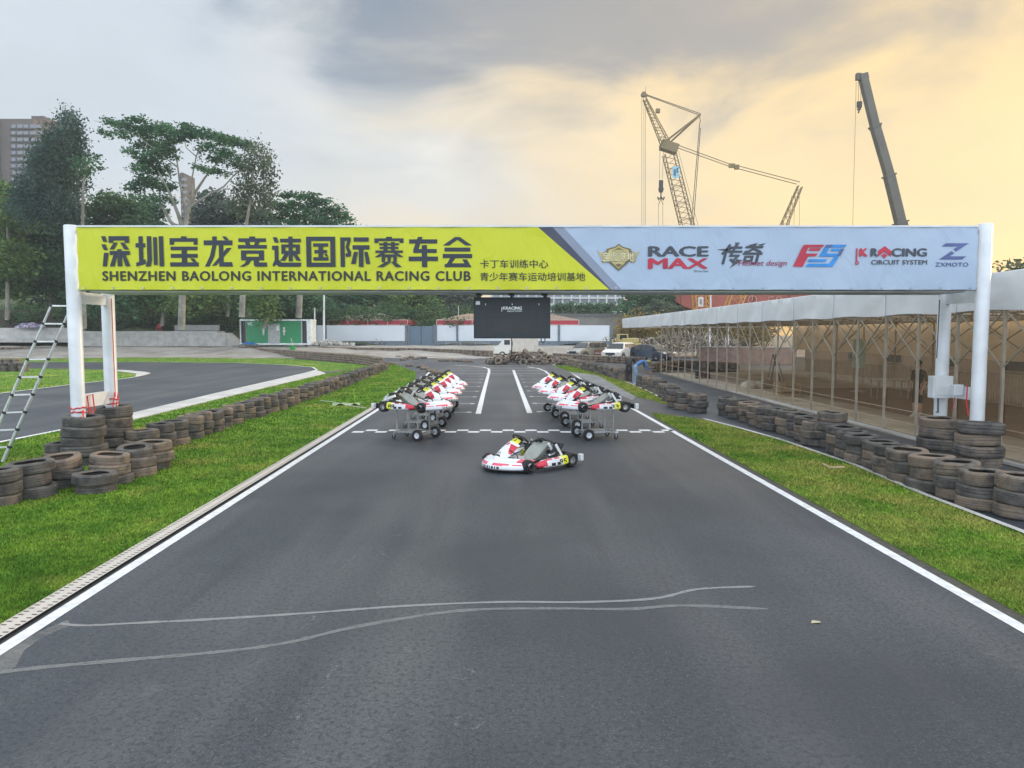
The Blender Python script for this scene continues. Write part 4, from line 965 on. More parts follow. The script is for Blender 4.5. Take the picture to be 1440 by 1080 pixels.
for side, Ys in ((-1, (17.55, 19.5, 21.3, 22.9, 24.7)), (1, (17.6, 19.6, 21.6, 23.4))):
    for i, Y in enumerate(Ys):
        nm = 'left' if side < 0 else 'right'
        src = kl if side < 0 else kr
        kk = src if i == 0 else copy_tree(src)
        tt = tp if (side < 0 and i == 0) else copy_tree(tp)
        xc = -2.30 - .02 * i if side < 0 else 1.98 + (0, -.12, -.28, -.42)[i]
        a = R(-27 + random.uniform(-2, 2)) if side < 0 else R(180 + 17 + random.uniform(-2, 2))
        tt.location = (xc - .05 * math.cos(a), Y - .05 * math.sin(a), 0); tt.rotation_euler = (0, 0, a)
        kk.scale = (.94, .94, .94); kk.location = (xc, Y, .672); kk.rotation_euler = (0, R(-1.0), a)
        if i:
            j = min(i - 1, 2) if not (side < 0 and i == 4) else 3
            if side > 0 and i == 3: j = 3
            kk['label'] = LBL[j].format(nm); tt['label'] = LBT[j].format(nm)
        elif side > 0: tt['label'] = 'nearest trolley of the right row, below the kart numbered 33'

# ------------------------------------------------------------------ canopy over the pit lane
M_fab = mat('tent_fabric', (.70, .74, .77), .6, col2=(.80, .83, .85), scale=.7, bump=.7, bscale=1.8); M_fab_in = mat('tent_lining', (.50, .44, .36), .7, var=.12, scale=.5)
def add_translucent(m, col, f):
    n, l = nodes_of(m.node_tree); t = n.new('ShaderNodeBsdfTranslucent'); t.inputs[0].default_value = (*col, 1); ms = n.new('ShaderNodeMixShader'); ms.inputs[0].default_value = f
    l.new(n['Principled BSDF'].outputs[0], ms.inputs[1]); l.new(t.outputs[0], ms.inputs[2]); l.new(ms.outputs[0], n['Material Output'].inputs[0])
add_translucent(M_fab, (.8, .8, .78), .18); add_translucent(M_fab_in, (.8, .66, .48), .6)
M_pole = mat('tent_frame_metal', (.36, .32, .25), .5, .25, .15, 2)
tn = thing('pit_canopy', 'long white fabric canopy on a truss frame along the right side of the pit', 'canopy', (9.5, 13.1, 0))
def tx(Y): return 9.70 - .0125 * (Y - 14.6)
ZE = 2.98; ys_ = [10.1 + 1.5 * i for i in range(25)]
b = MB(); rows = []
NS = 260
for j, (dx_, dz_) in enumerate(((-.05, -.02), (-.05, .18), (-.055, .36), (-.055, .55), (-.05, .725), (-.035, .74), (.5, .775), (2.2, .93), (4.2, 1.08), (6.2, .93), (8.3, .74), (8.4, 0))):
    row = []
    for i in range(NS + 1):
        Y = 8.6 + (61 - 8.6) * i / NS
        sag = .02 * math.sin(Y * 4.19) ** 2 * (1 if 1 <= j <= 3 else .25); wob = (.022 * math.sin(Y * 1.7 + j * 1.1) * math.sin(Y * .63 + 2) + .014 * math.sin(Y * 5.3 + j * 1.6) * math.sin(Y * .9)) * (1 if j < 4 else .25)
        row.append((tx(Y) + dx_ + wob + sag * .6, Y, ZE + dz_ + (.02 * math.sin(Y * 2.1 + 1) if j == 0 else 0) - (.03 * math.sin(Y * 2.09) ** 2 if j > 5 else 0)))
    rows.append(row)
b.grid(rows); b.build('roof_fabric', M_fab, tn, smooth=True, world=True)
b = MB(); e = [r_[-1] for r_ in rows]; b.poly([Vector(p) + Vector((0, .01, 0)) for p in e]); b.build('gable_end', M_fab, tn, world=True)
b = MB(); 
for k in range(14):
    Y = 10.1 + 3 * k; x = tx(Y)
    sm = MB(); sm.box((x - .078, Y, ZE + .35), (.02, .05, .76)); sm.build('seam', MATS['tent_fabric'], tn, world=True)
b = MB(); rows2 = [[(p[0] + .06, p[1], p[2] - .06) for p in r_] for r_ in rows[6:11]]; b.grid(rows2); b.build('roof_lining', M_fab_in, tn, smooth=True, world=True)
def film_mat():
    m = bpy.data.materials.new('clear_film'); m.use_nodes = True
    n, l = nodes_of(m.node_tree); bs = n['Principled BSDF']; tc = n.new('ShaderNodeTexCoord')
    nz = n.new('ShaderNodeTexNoise'); nz.inputs['Scale'].default_value = 1.2; nz.inputs['Detail'].default_value = 3; l.new(tc.outputs['Object'], nz.inputs['Vector'])
    bs.inputs['Base Color'].default_value = (.42, .34, .24, 1); bs.inputs['Roughness'].default_value = .25
    tl = n.new('ShaderNodeBsdfTranslucent'); tl.inputs[0].default_value = (.85, .70, .48, 1); tp = n.new('ShaderNodeBsdfTransparent'); tp.inputs[0].default_value = (.98, .96, .92, 1)
    m1 = n.new('ShaderNodeMixShader'); m1.inputs[0].default_value = .25; l.new(tl.outputs[0], m1.inputs[1]); l.new(bs.outputs[0], m1.inputs[2])
    m2 = n.new('ShaderNodeMixShader'); l.new(mth(n, l, 'ADD', mth(n, l, 'MULTIPLY', nz.outputs[0], .22), .11), m2.inputs[0]); l.new(tp.outputs[0], m2.inputs[1]); l.new(m1.outputs[0], m2.inputs[2])
    l.new(m2.outputs[0], n['Material Output'].inputs[0])
    return m
M_film = film_mat()
for i, Y in enumerate(ys_):
    x = tx(Y); y2 = Y + 1.5
    b = MB(); b.bar((x, Y, 0), (x, Y, ZE + .1), .055, .055); b.box((x, Y, .03), (.12, .12, .06)); b.build('post', M_pole, tn, world=True)
    if i % 2 == 0:
        b = MB(); b.bar((x + 8.2, Y, 0), (x + 8.2, Y, ZE + .1), .055, .055); b.build('rear_post', M_pole, tn, world=True)
    if i < len(ys_) - 1:
        b = MB(); x2 = tx(y2)
        b.bar((x, Y, ZE), (x2, y2, ZE - 1.15), .032, .024); b.build('cross_brace', M_pole, tn, world=True); b = MB(); b.bar((x, Y + .02, ZE - 1.15), (x2, y2, ZE), .032, .024); b.build('cross_brace', M_pole, tn, world=True); b = MB(); b.bar((x, Y, ZE - .01), (x2, y2, ZE - .01), .04, .04); b.build('eave_rail', M_pole, tn, world=True); b = MB(); b.bar((x, Y, .06), (x2, y2, .06), .03, .03); b.build('base_rail', M_pole, tn, world=True)
        b = MB(); b.bar((x + .25, Y, ZE - .1), (x2 + .25, y2, ZE - .8), .024, .02); b.build('inner_brace', M_pole, tn, world=True); b = MB(); b.bar((x + .25, Y, ZE - .8), (x2 + .25, y2, ZE - .1), .024, .02); b.build('inner_brace', M_pole, tn, world=True)
        if i % 2 == 0:
            b = MB(); b.bar((x + 8.2, Y, ZE), (x + 8.2, Y + 3, ZE - 1.4), .03); b.bar((x + 8.2, Y, ZE - 1.4), (x + 8.2, Y + 3, ZE), .03); b.bar((x + 8.2, Y, ZE), (x + 8.2, Y + 3, ZE), .04); b.build('rear_brace', M_pole, tn, world=True)
        if Y < 30:
            b = MB(); b.poly([(x + .06, Y + .03, .08), (x2 + .06, y2 - .03, .08), (x2 + .06, y2 - .03, ZE), (x + .06, Y + .03, ZE)]); b.build('film_panel', M_film, tn, world=True)
    b = MB(); b.bar((x, Y, ZE - .05), (x + 4.1, Y, ZE + .98), .045); b.bar((x + 4.1, Y, ZE + .98), (x + 8.2, Y, ZE), .045); b.bar((x, Y, ZE - .02), (x + 8.2, Y, ZE - .02), .035)
    for k in range(1, 6): b.bar((x + k * 1.36, Y, ZE - .02), (x + k * 1.36, Y, ZE + .98 * (1 - abs(k * 1.36 - 4.1) / 4.1)), .022)
    if i % 2 == 0: b.build('roof_truss', M_pole, tn, world=True)
for z in (.32, .62):
    b = MB(); b.tube([(tx(10) - .04, 10, z), (tx(46) - .04, 46, z)], .008, 5); b.build('cable', mat('cable_tan', (.4, .34, .24), .6), tn, world=True)
# ground of the pit under the canopy
gb = MB(); gb.prism([(9.55, 5, -.02), (9.3, 46.5, -.02), (30, 50, -.02), (34, 5, -.02)], (0, 0, .04)); struct(gb.build('pit_floor', mat('pit_concrete', (.27, .23, .18), .9, col2=(.40, .35, .29), scale=.8, bump=.2)))
gb = MB(); gb.prism([(9.62, 6, .02), (9.36, 46, .02), (10.9, 46, .02), (11.2, 6, .02)], (0, 0, .004)); struct(gb.build('pit_path', mat('tan_concrete', (.36, .32, .26), .9, col2=(.50, .46, .39), scale=1.2, bump=.2)))
gb = MB(); gb.prism([(12.0, 8, 0), (12.0, 32, 0), (19.0, 32, 0), (19.0, 8, 0)], (0, 0, .14)); struct(gb.build('pit_platform', mat('brown_decking', (.13, .07, .05), .7, col2=(.19, .115, .08), scale=1.5)))
gb = MB(); gb.box((9.50, 28, .03), (.06, 37, .06)); o = gb.build('kerb', M_conc_l); o.rotation_euler = (0, 0, 0); struct(o); o.location = (0, 0, 0)
def railing(name, label, a, c, h, z0, m, step=.12, panel=2.4, group=None):
    a, c = Vector(a), Vector(c); t = thing(name, label, 'railing', a, group=group); L = (c - a).length; d = (c - a) / L; n_ = max(1, round(L / panel))
    for i in range(n_):
        p, q_ = a + d * (L * i / n_), a + d * (L * (i + 1) / n_)
        up_ = Vector((0, 0, 1)); b = MB()
        b.bar(p + up_ * z0, p + up_ * (h + .05), .05); b.bar(p + up_ * (z0 + .08), q_ + up_ * (z0 + .08), .03); b.bar(p + up_ * h, q_ + up_ * h, .04)
        k = int((L / n_) / step)
        for j in range(1, k): e_ = p + (q_ - p) * (j / k); b.bar(e_ + up_ * (z0 + .08), e_ + up_ * h, .022)
        b.build('railing_panel', m, t, world=True)
    return t
railing('railing', 'tan vertical bar railing on the platform inside the pit canopy', (16.3, 13, 0), (16.0, 42, 0), 1.15, .12, mat('tan_rail', (.42, .36, .28), .5, .2), .13)
tp_ = thing('tarpaulin', 'beige tarpaulin wall hung along the far side of the pit canopy', 'tarpaulin', (17.9, 20, 0))
b = MB(); rows = []
for z in (1.5, 1.9, 2.3, 2.7, 3.0): rows.append([(17.95 + .05 * math.sin(Y * 2.3 + z * 2), Y, z) for Y in np.linspace(9, 47, 130)])
b.grid(rows); b.build('sheet', mat('beige_sheet', (.52, .44, .34), .7, var=.15, scale=.5), tp_, smooth=True, world=True); add_translucent(MATS['beige_sheet'], (.75, .58, .38), .45)
wl = thing('building', 'plain brown shed wall standing beyond the pit canopy', 'shed', (20, 22, 0))
b = MB(); b.box((21.5, 29, 1.6), (3, 43, 3.2)); b.build('wall', mat('shed_wall', (.27, .20, .14), .8, col2=(.36, .28, .21), scale=.4), wl, world=True)
b = MB(); b.box((21.5, 29, 3.25), (3.4, 43.4, .1)); b.build('roof', M_dsteel, wl, world=True)
for i in range(8):
    b = MB(); b.rbox((19.98, 11 + 4.6 * i, 1.5), (.06, 1.5, 1.1), .01); wd_ = b.build('window', M_pole, wl, world=True)
    b = MB(); b.box((19.94, 11 + 4.6 * i, 1.5), (.02, 1.36, .96)); p_ = b.build('pane', mat('dark_glass', (.04, .045, .05), .15), wd_); p_.location = -Vector(wl.location)
# things under the canopy
def crate(px, py, w_, h_, lab, m, name='wooden_crate', cat='crate'):
    p = G(px, py); t = thing(name, lab, cat, p); b = MB()
    for z in np.linspace(.06, h_ - .06, 3):
        for s in (-1, 1): b.box((0, s * w_ / 2, z), (w_, .02, h_ / 3.6)); b.box((s * w_ / 2, 0, z), (.02, w_ - .03, h_ / 3.6))
    b.build('slats', m, t); b = MB()
    for sx in (-1, 1):
        for sy in (-1, 1): b.box((sx * (w_ / 2 - .03), sy * (w_ / 2 - .03), h_ / 2), (.05, .05, h_))
    b.build('corner_posts', m, t); b = MB(); b.box((0, 0, h_ * .8), (w_ * .93, w_ * .93, .02)); b.build('lid', m, t)
M_wood = mat('worn_wood', (.28, .20, .12), .8, var=.25, scale=6)
tb_ = thing('table', 'pale folding table standing on the platform behind the canopy posts', 'table', (G(1250, 566).x, G(1250, 566).y, .14))
b = MB(); b.box((0, 0, .72), (1.3, .6, .04)); b.build('top', mat('pale_laminate', (.5, .47, .42), .5), tb_)
for x in (-.55, .55):
    for y in (-.24, .24): b = MB(); b.bar((x, y, 0), (x, y, .7), .03); b.build('leg', M_steel, tb_)
pn = thing('sign_stand', 'pale green display panel on a stand behind the canopy posts', 'sign stand', (G(1206, 556).x, G(1206, 556).y, .14))
b = MB(); b.rbox((0, 0, 1.55), (.5, .06, 1.15), .01); b.build('board', mat('pale_green_board', (.42, .58, .48), .5), pn)
b = MB(); b.bar((0, .03, 0), (0, .03, 1.0), .05); b.box((0, .03, .02), (.5, .4, .04)); b.build('stand', M_steel, pn)
crate(1106, 557, .8, .55, 'pale wooden crate standing inside the pit canopy by the stepladder', M_wood)
sl = thing('stepladder', 'small dark metal stepladder standing inside the pit canopy', 'stepladder', G(1088, 541))
for s in (-1, 1):
    b = MB(); b.bar((-.25, .25 * s, 0), (0, .2 * s, 1.5), .05, .03); b.bar((.45, .25 * s, 0), (0, .2 * s, 1.5), .05, .03); b.build('leg', M_dsteel, sl)
for i in range(1, 5): b = MB(); b.box((-.25 + .25 * i / 5, 0, 1.5 * i / 5), (.12, .44, .03)); b.build('step', M_steel, sl)
hp = thing('rubbish_sack', 'heap of pale and brown sacks on the pit floor', 'sacks', G(1068, 547))
for i, (x, y, s_, m) in enumerate(((-.45, 0, .3, mat('pale_sack', (.45, .42, .36), .8)), (0, .1, .27, mat('pale_sack', (.45, .42, .36))), (.4, -.05, .3, mat('brown_sack', (.12, .075, .05), .8)))):
    bm = bmesh.new(); bmesh.ops.create_icosphere(bm, subdivisions=3, radius=s_)
    for v in bm.verts: v.co = Vector((v.co.x * 1.25 * (1 + .12 * math.sin(v.co.y * 19 + i)), v.co.y * (1 + .1 * math.sin(v.co.x * 23)), max(-.14, v.co.z * .75 + .02 * math.sin(v.co.x * 30 + v.co.y * 17))))
    b = MB(); bm.verts.index_update(); b.add([v.co + Vector((x, y, .14)) for v in bm.verts], [[v.index for v in f.verts] for f in bm.faces]); bm.free(); b.build('sack', m, hp, smooth=True)
bl = thing('barrel', 'small dark drum standing by the pit edge line', 'drum', G(992, 533))
b = MB(); b.lathe([(0, 0), (.25, 0), (.26, .02), (.25, .28), (.265, .30), (.25, .32), (.25, .62), (.265, .64), (.25, .66), (.25, .85), (.24, .87), (0, .86)], 18); b.build('body', mat('brown_drum', (.09, .055, .04), .5), bl, smooth=True)
b = MB(); b.tube([(-.45, 0, 0), (-.45, 0, .95)], .12, 10); b.build('cylinder', M_black, bl)

# ------------------------------------------------------------------ people
M_skin = mat('skin', (.42, .25, .17), .55, var=.1)
def person(label, loc, rz, J, bones, mats, hair, hairm):
    """J: joint -> (pos, radius); bones: (a, b, material index)"""
    t = thing('person', label, 'person', loc, rz)
    names = list(J); me = bpy.data.meshes.new('body'); me.from_pydata([J[k][0] for k in names], [(names.index(a), names.index(b_)) for a, b_, _ in bones], [])
    o = bpy.data.objects.new('body', me); COL.objects.link(o)
    sk = o.modifiers.new('s', 'SKIN'); sk.branch_smoothing = .4
    for i, k in enumerate(names):
        sv = me.skin_vertices[0].data[i]; r_ = J[k][1]; sv.radius = (r_, r_) if not isinstance(r_, tuple) else r_
        sv.use_root = (k == 'pelvis')
    sb = o.modifiers.new('u', 'SUBSURF'); sb.levels = 2; sb.render_levels = 2
    ev = bpy.data.meshes.new_from_object(o.evaluated_get(bpy.context.evaluated_depsgraph_get()))
    bpy.data.objects.remove(o)
    for m in mats: ev.materials.append(m)
    segs = [(Vector(J[a][0]), Vector(J[b_][0]), mi) for a, b_, mi in bones]
    for p in ev.polygons:
        c = p.center; best = 9e9
        for a, d, mi in segs:
            ab = d - a; tt = max(0, min(1, (c - a).dot(ab) / max(ab.length_squared, 1e-9))); e = (a + ab * tt - c).length
            if e < best: best, k = e, mi
        p.material_index = k; p.use_smooth = True
    ob = bpy.data.objects.new('body', ev); COL.objects.link(ob); ob.parent = t
    hd_ = Vector(J['head'][0]); nk = (hd_ - Vector(J['neck'][0])).normalized()
    b = MB(); bm = bmesh.new(); bmesh.ops.create_icosphere(bm, subdivisions=3, radius=1); bm.verts.index_update()
    b.add([hd_ + nk * .035 + Vector((v.co.x * .102, v.co.y * .095, v.co.z * .10)) - Vector((.02, 0, 0)) for v in bm.verts], [[v.index for v in f.verts] for f in bm.faces]); bm.free(); b.build(hair, hairm, t, smooth=True)
    # face on the head's forward side
    fw = Vector((nk.z, 0, -nk.x)) if abs(nk.z) < .95 else Vector((1, 0, 0))
    b = MB()
    for s in (-1, 1): b.box(hd_ + fw * .098 + Vector((0, .034 * s, 0)) + nk * .0, (.012, .026, .014)); 
    b.box(hd_ + fw * .10 - nk * .055, (.01, .045, .012)); b.build('face', mat('dark_feature', (.05, .025, .02), .5), t)
    b = MB(); b.box(hd_ + fw * .11 - nk * .025, (.03, .022, .045), taper=.6)
    for s in (-1, 1): b.box(hd_ + Vector((0, .1 * s, 0)) - nk * .01, (.035, .02, .06))
    b.build('nose_and_ears', M_skin, t)
    return t
def hand(J, bones, k, base, d, mi, r=.011):
    d = Vector(d).normalized(); base = Vector(base); sd_ = d.orthogonal().normalized()
    for i, L in enumerate((.075, .088, .09, .083)):
        a = base + d * .085 + sd_ * (.034 - .0226 * i); J[f'{k}f{i}'] = (a, r); J[f'{k}g{i}'] = (a + d * L * .55 + d.cross(sd_) * .012, r * .95); J[f'{k}h{i}'] = (a + d * L * .95 + d.cross(sd_) * .035, r * .8)
        bones += [(k + 'palm', f'{k}f{i}', mi), (f'{k}f{i}', f'{k}g{i}', mi), (f'{k}g{i}', f'{k}h{i}', mi)]
    J[k + 't0'] = (base + d * .04 + sd_ * .055, r * 1.1); J[k + 't1'] = (base + d * .085 + sd_ * .075, r); bones += [(k + 'palm', k + 't0', mi), (k + 't0', k + 't1', mi)]
def bend_person(bend):
    J = {'pelvis': (Vector((0, 0, .92)), (.15, .13)), 'waist': (Vector((.10 + bend * .02, 0, 1.04)), (.15, .12)), 'chest': (Vector((.34, 0, 1.14)), (.17, .13)), 'shoulder': (Vector((.46, 0, 1.16)), (.13, .10)),
         'neck': (Vector((.55, 0, 1.16)), .055), 'head': (Vector((.68, 0, 1.13)), .10)}
    bones = [('pelvis', 'waist', 0), ('waist', 'chest', 0), ('chest', 'shoulder', 0), ('shoulder', 'neck', 2), ('neck', 'head', 2)]
    for s, k in ((1, 'l'), (-1, 'r')):
        J[k + 'hip'] = (Vector((-.01, .09 * s, .87)), .10); J[k + 'knee'] = (Vector((.06, .11 * s, .48)), .065); J[k + 'ank'] = (Vector((-.02, .12 * s, .09)), .045); J[k + 'toe'] = (Vector((.16, .13 * s, .035)), .04); J[k + 'heel'] = (Vector((-.06, .12 * s, .04)), .04)
        bones += [('pelvis', k + 'hip', 1), (k + 'hip', k + 'knee', 1), (k + 'knee', k + 'ank', 1), (k + 'ank', k + 'toe', 3), (k + 'ank', k + 'heel', 3)]
        J[k + 'sh'] = (Vector((.46, .19 * s, 1.13)), .065); J[k + 'el'] = (Vector((.54, .25 * s, .88)), .045); J[k + 'wr'] = (Vector((.68, .17 * s, .70)), .032); J[k + 'palm'] = (Vector((.74, .16 * s, .64)), .036)
        bones += [('shoulder', k + 'sh', 0), (k + 'sh', k + 'el', 0), (k + 'el', k + 'wr', 0 if bend > .5 else 2), (k + 'wr', k + 'palm', 2)]
        hand(J, bones, k, J[k + 'wr'][0], (.6, 0, -.7), 2)
    return J, bones
M_denim = mat('denim', (.20, .30, .42), .8, var=.2, scale=5); M_bshirt = mat('blue_shirt', (.07, .15, .32), .8, var=.2, scale=5); M_dkc = mat('dark_cloth', (.022, .022, .028), .8, var=.3, scale=5); M_shoe = mat('pale_shoe', (.5, .52, .55), .6); M_hair = mat('black_hair', (.012, .01, .01), .5)
J, bo = bend_person(1); person('person in a blue shirt and pale jeans bending forward over the tyres', G(893, 541.5), R(8), J, bo, [M_bshirt, M_denim, M_skin, M_shoe], 'cap', mat('olive_cap', (.22, .25, .06), .7))
J, bo = bend_person(.2); person('person in dark clothes and a pale hat stooping beside the one in blue', G(884, 537), R(70), J, bo, [M_dkc, M_dkc, M_skin, M_dkc], 'hat', mat('pale_hat', (.5, .47, .40), .8))
J = {'pelvis': (Vector((0, 0, .90)), (.14, .11)), 'waist': (Vector((.01, 0, 1.05)), (.145, .11)), 'chest': (Vector((.0, 0, 1.28)), (.17, .12)), 'shoulder': (Vector((-.01, 0, 1.40)), (.11, .08)), 'neck': (Vector((0, 0, 1.48)), .05), 'head': (Vector((.03, 0, 1.60)), .098)}
bo = [('pelvis', 'waist', 0), ('waist', 'chest', 0), ('chest', 'shoulder', 0), ('shoulder', 'neck', 2), ('neck', 'head', 2)]
for s, k in ((1, 'l'), (-1, 'r')):
    J[k + 'hip'] = (Vector((0, .09 * s, .84)), .10); J[k + 'knee'] = (Vector((.03, .10 * s, .46)), .065); J[k + 'ank'] = (Vector((-.01, .10 * s, .09)), .045); J[k + 'toe'] = (Vector((.17, .12 * s, .035)), .04); J[k + 'heel'] = (Vector((-.05, .1 * s, .04)), .04)
    bo += [('pelvis', k + 'hip', 1), (k + 'hip', k + 'knee', 1), (k + 'knee', k + 'ank', 2), (k + 'ank', k + 'toe', 3), (k + 'ank', k + 'heel', 3)]
    J[k + 'sh'] = (Vector((-.01, .19 * s, 1.37)), .06); J[k + 'el'] = (Vector((-.02, .25 * s, 1.10)), .042); J[k + 'wr'] = (Vector((.10, .23 * s, .88)), .03); J[k + 'palm'] = (Vector((.13, .225 * s, .82)), .036)
    bo += [('shoulder', k + 'sh', 0), (k + 'sh', k + 'el', 0), (k + 'el', k + 'wr', 2), (k + 'wr', k + 'palm', 2)]; hand(J, bo, k, J[k + 'wr'][0], (.3, 0, -1), 2)
person('person in a dark shirt and long dark shorts standing behind the canopy posts', G(1290, 588), R(200), J, bo, [M_dkc, M_dkc, M_skin, M_shoe], 'hair', M_hair)
# ------------------------------------------------------------------ trees
def leaf_mat(name, dark, light, tr=.36):
    m = bpy.data.materials.new(name); m.use_nodes = True
    n, l = nodes_of(m.node_tree); b = n['Principled BSDF']; tc = n.new('ShaderNodeTexCoord'); ge = n.new('ShaderNodeNewGeometry')
    nz = n.new('ShaderNodeTexNoise'); nz.inputs['Scale'].default_value = .35; nz.inputs['Detail'].default_value = 3; l.new(tc.outputs['Object'], nz.inputs['Vector'])
    c = mixc(n, l, sstep(n, l, nz.outputs[0], .36, .64), dark, light)
    hv = n.new('ShaderNodeHueSaturation'); l.new(c, hv.inputs['Color']); l.new(mth(n, l, 'ADD', mth(n, l, 'MULTIPLY', ge.outputs['Random Per Island'], .9), .55), hv.inputs['Value'])
    l.new(hv.outputs[0], b.inputs['Base Color']); b.inputs['Roughness'].default_value = .7; b.inputs['Specular IOR Level'].default_value = .25
    t = n.new('ShaderNodeBsdfTranslucent'); l.new(hv.outputs[0], t.inputs[0]); ms = n.new('ShaderNodeMixShader'); ms.inputs[0].default_value = tr
    out = n['Material Output']; l.new(b.outputs[0], ms.inputs[1]); l.new(t.outputs[0], ms.inputs[2]); l.new(ms.outputs[0], out.inputs[0])
    return m
L_dark = leaf_mat('leaf_dark', (.036, .100, .055), (.080, .180, .085)); L_mid = leaf_mat('leaf_mid', (.045, .105, .050), (.095, .17, .070))
L_olive = leaf_mat('leaf_olive', (.065, .095, .065), (.13, .165, .10)); L_lite = leaf_mat('leaf_light', (.065, .14, .040), (.15, .23, .07)); L_dry = leaf_mat('leaf_dry', (.16, .12, .05), (.34, .27, .11)); L_grey = leaf_mat('leaf_grey', (.050, .085, .072), (.10, .14, .115))
L_grey2 = leaf_mat('leaf_blue_green', (.035, .075, .068), (.075, .125, .095))
M_bark = mat('pale_bark', (.15, .14, .12), .85, col2=(.27, .255, .22), scale=1.2); M_barkd = mat('dark_bark', (.055, .045, .035), .9, var=.3, scale=2)
def leaves(name, blobs, dens, size, m, parent=None, flat=.5, droop=0.0, origin=(0, 0, 0)):
    """blobs: (centre, (rx, ry, rz)); leaf quads in clumps through each blob"""
    V = []
    for c, r in blobs:
        vol = (r[0] * r[2]) ** .85 * max(r[1], .8) ** .3
        k = max(12, int(dens * (7.5 if dens > 40 else 6.0) * vol)); size_ = size * .78
        nc = max(6, k // 16); d = RNG.normal(size=(nc, 3)); d /= np.linalg.norm(d, axis=1)[:, None]
        rad = RNG.random((nc, 1)) ** .42
        cc = d * rad * np.array(r) * RNG.uniform(.82, 1.16, (nc, 1)) + np.array(c)
        idx = RNG.integers(0, nc, k); sc = size_ * RNG.uniform(.6, 1.5, (k, 1))
        p = cc[idx] + RNG.normal(size=(k, 3)) * np.array([1, 1, flat + droop * .6]) * size * 1.15
        if droop: p[:, 2] -= np.abs(RNG.normal(size=k)) * droop * size * 1.8
        a = RNG.normal(size=(k, 3)); a[:, 2] *= (.5 if not droop else 1.6); a /= np.linalg.norm(a, axis=1)[:, None]
        b = np.cross(a, RNG.normal(size=(k, 3))); b /= np.linalg.norm(b, axis=1)[:, None]
        q0 = p - a * sc * .62; q2 = p + a * sc * .62; q1 = p + b * sc * .36 + a * sc * .05; q3 = p - b * sc * .36 + a * sc * .05
        V.append(np.stack([q0, q1, q2, q3], 1).reshape(-1, 3))
    V = np.concatenate(V) - np.array(origin)
    return mesh_np(name, V, np.arange(len(V)).reshape(-1, 4), m, parent)
NT = [0]
def tree(label, Y, blobs, m, trunk, tm, dens=26, size=.42, droop=0.0, dy=2.5, limbs=(), group='trees behind the track', flat=.5, name='tree', rscale=1.0):
    """blobs in photo pixels (x, y, rx, ry) at distance Y; trunk and limbs: pixel polylines with widths in pixels"""
    mpp = Y / F; bl = []
    for bx, by, rx, ry in blobs:
        c = P(bx, by, Y + random.uniform(-dy, dy)); bl.append((tuple(c), (rx * mpp * rscale, max(1.2, min(rx, 30) * mpp * .8), ry * mpp * rscale)))
    base = P(trunk[-1][0], trunk[-1][1], Y); t = thing(name, label, 'tree', base, group=group)
    b = MB()
    def tb(pl, dyy=0):
        b.tube([P(x, y, Y + dyy * i / max(1, len(pl) - 1)) for i, (x, y, w_) in enumerate(pl)], [max(.03, w_ * mpp / 2) for x, y, w_ in pl], 8)
    tb(trunk)
    for lm in limbs: tb(lm, random.uniform(-2, 2))
    b.build('trunk', tm, t, smooth=True, world=True)
    leaves('crown', bl, dens, size, m, t, flat, droop, tuple(base)); return t
tree('tall drooping tree at the far left in front of the apartment tower', 78, [(92, 170, 13, 18), (82, 188, 24, 15), (110, 192, 12, 18), (86, 212, 36, 18), (52, 232, 20, 14), (46, 258, 26, 16), (56, 212, 12, 8), (34, 285, 26, 16), (70, 228, 30, 20), (100, 240, 26, 20), (80, 258, 38, 20), (60, 285, 42, 26), (95, 290, 24, 28), (108, 172, 7, 14), (50, 255, 24, 16), (66, 205, 18, 10), (96, 158, 5, 8)], L_grey2,
     [(104, 215, 2), (109, 262, 3.5), (114, 330, 5), (116, 462, 7)], M_bark, dens=85, size=.27, droop=1.3)
tree('slender pale trunked tree with a small tuft right of the tall drooping tree', 76, [(122, 226, 12, 8), (134, 232, 6, 6), (116, 238, 12, 10), (130, 219, 8, 6), (112, 228, 8, 10), (124, 240, 7, 6)], L_dark, [(121, 232, 2), (117, 262, 3), (116, 330, 4.5), (119, 462, 6)], M_bark, dens=24, size=.36)
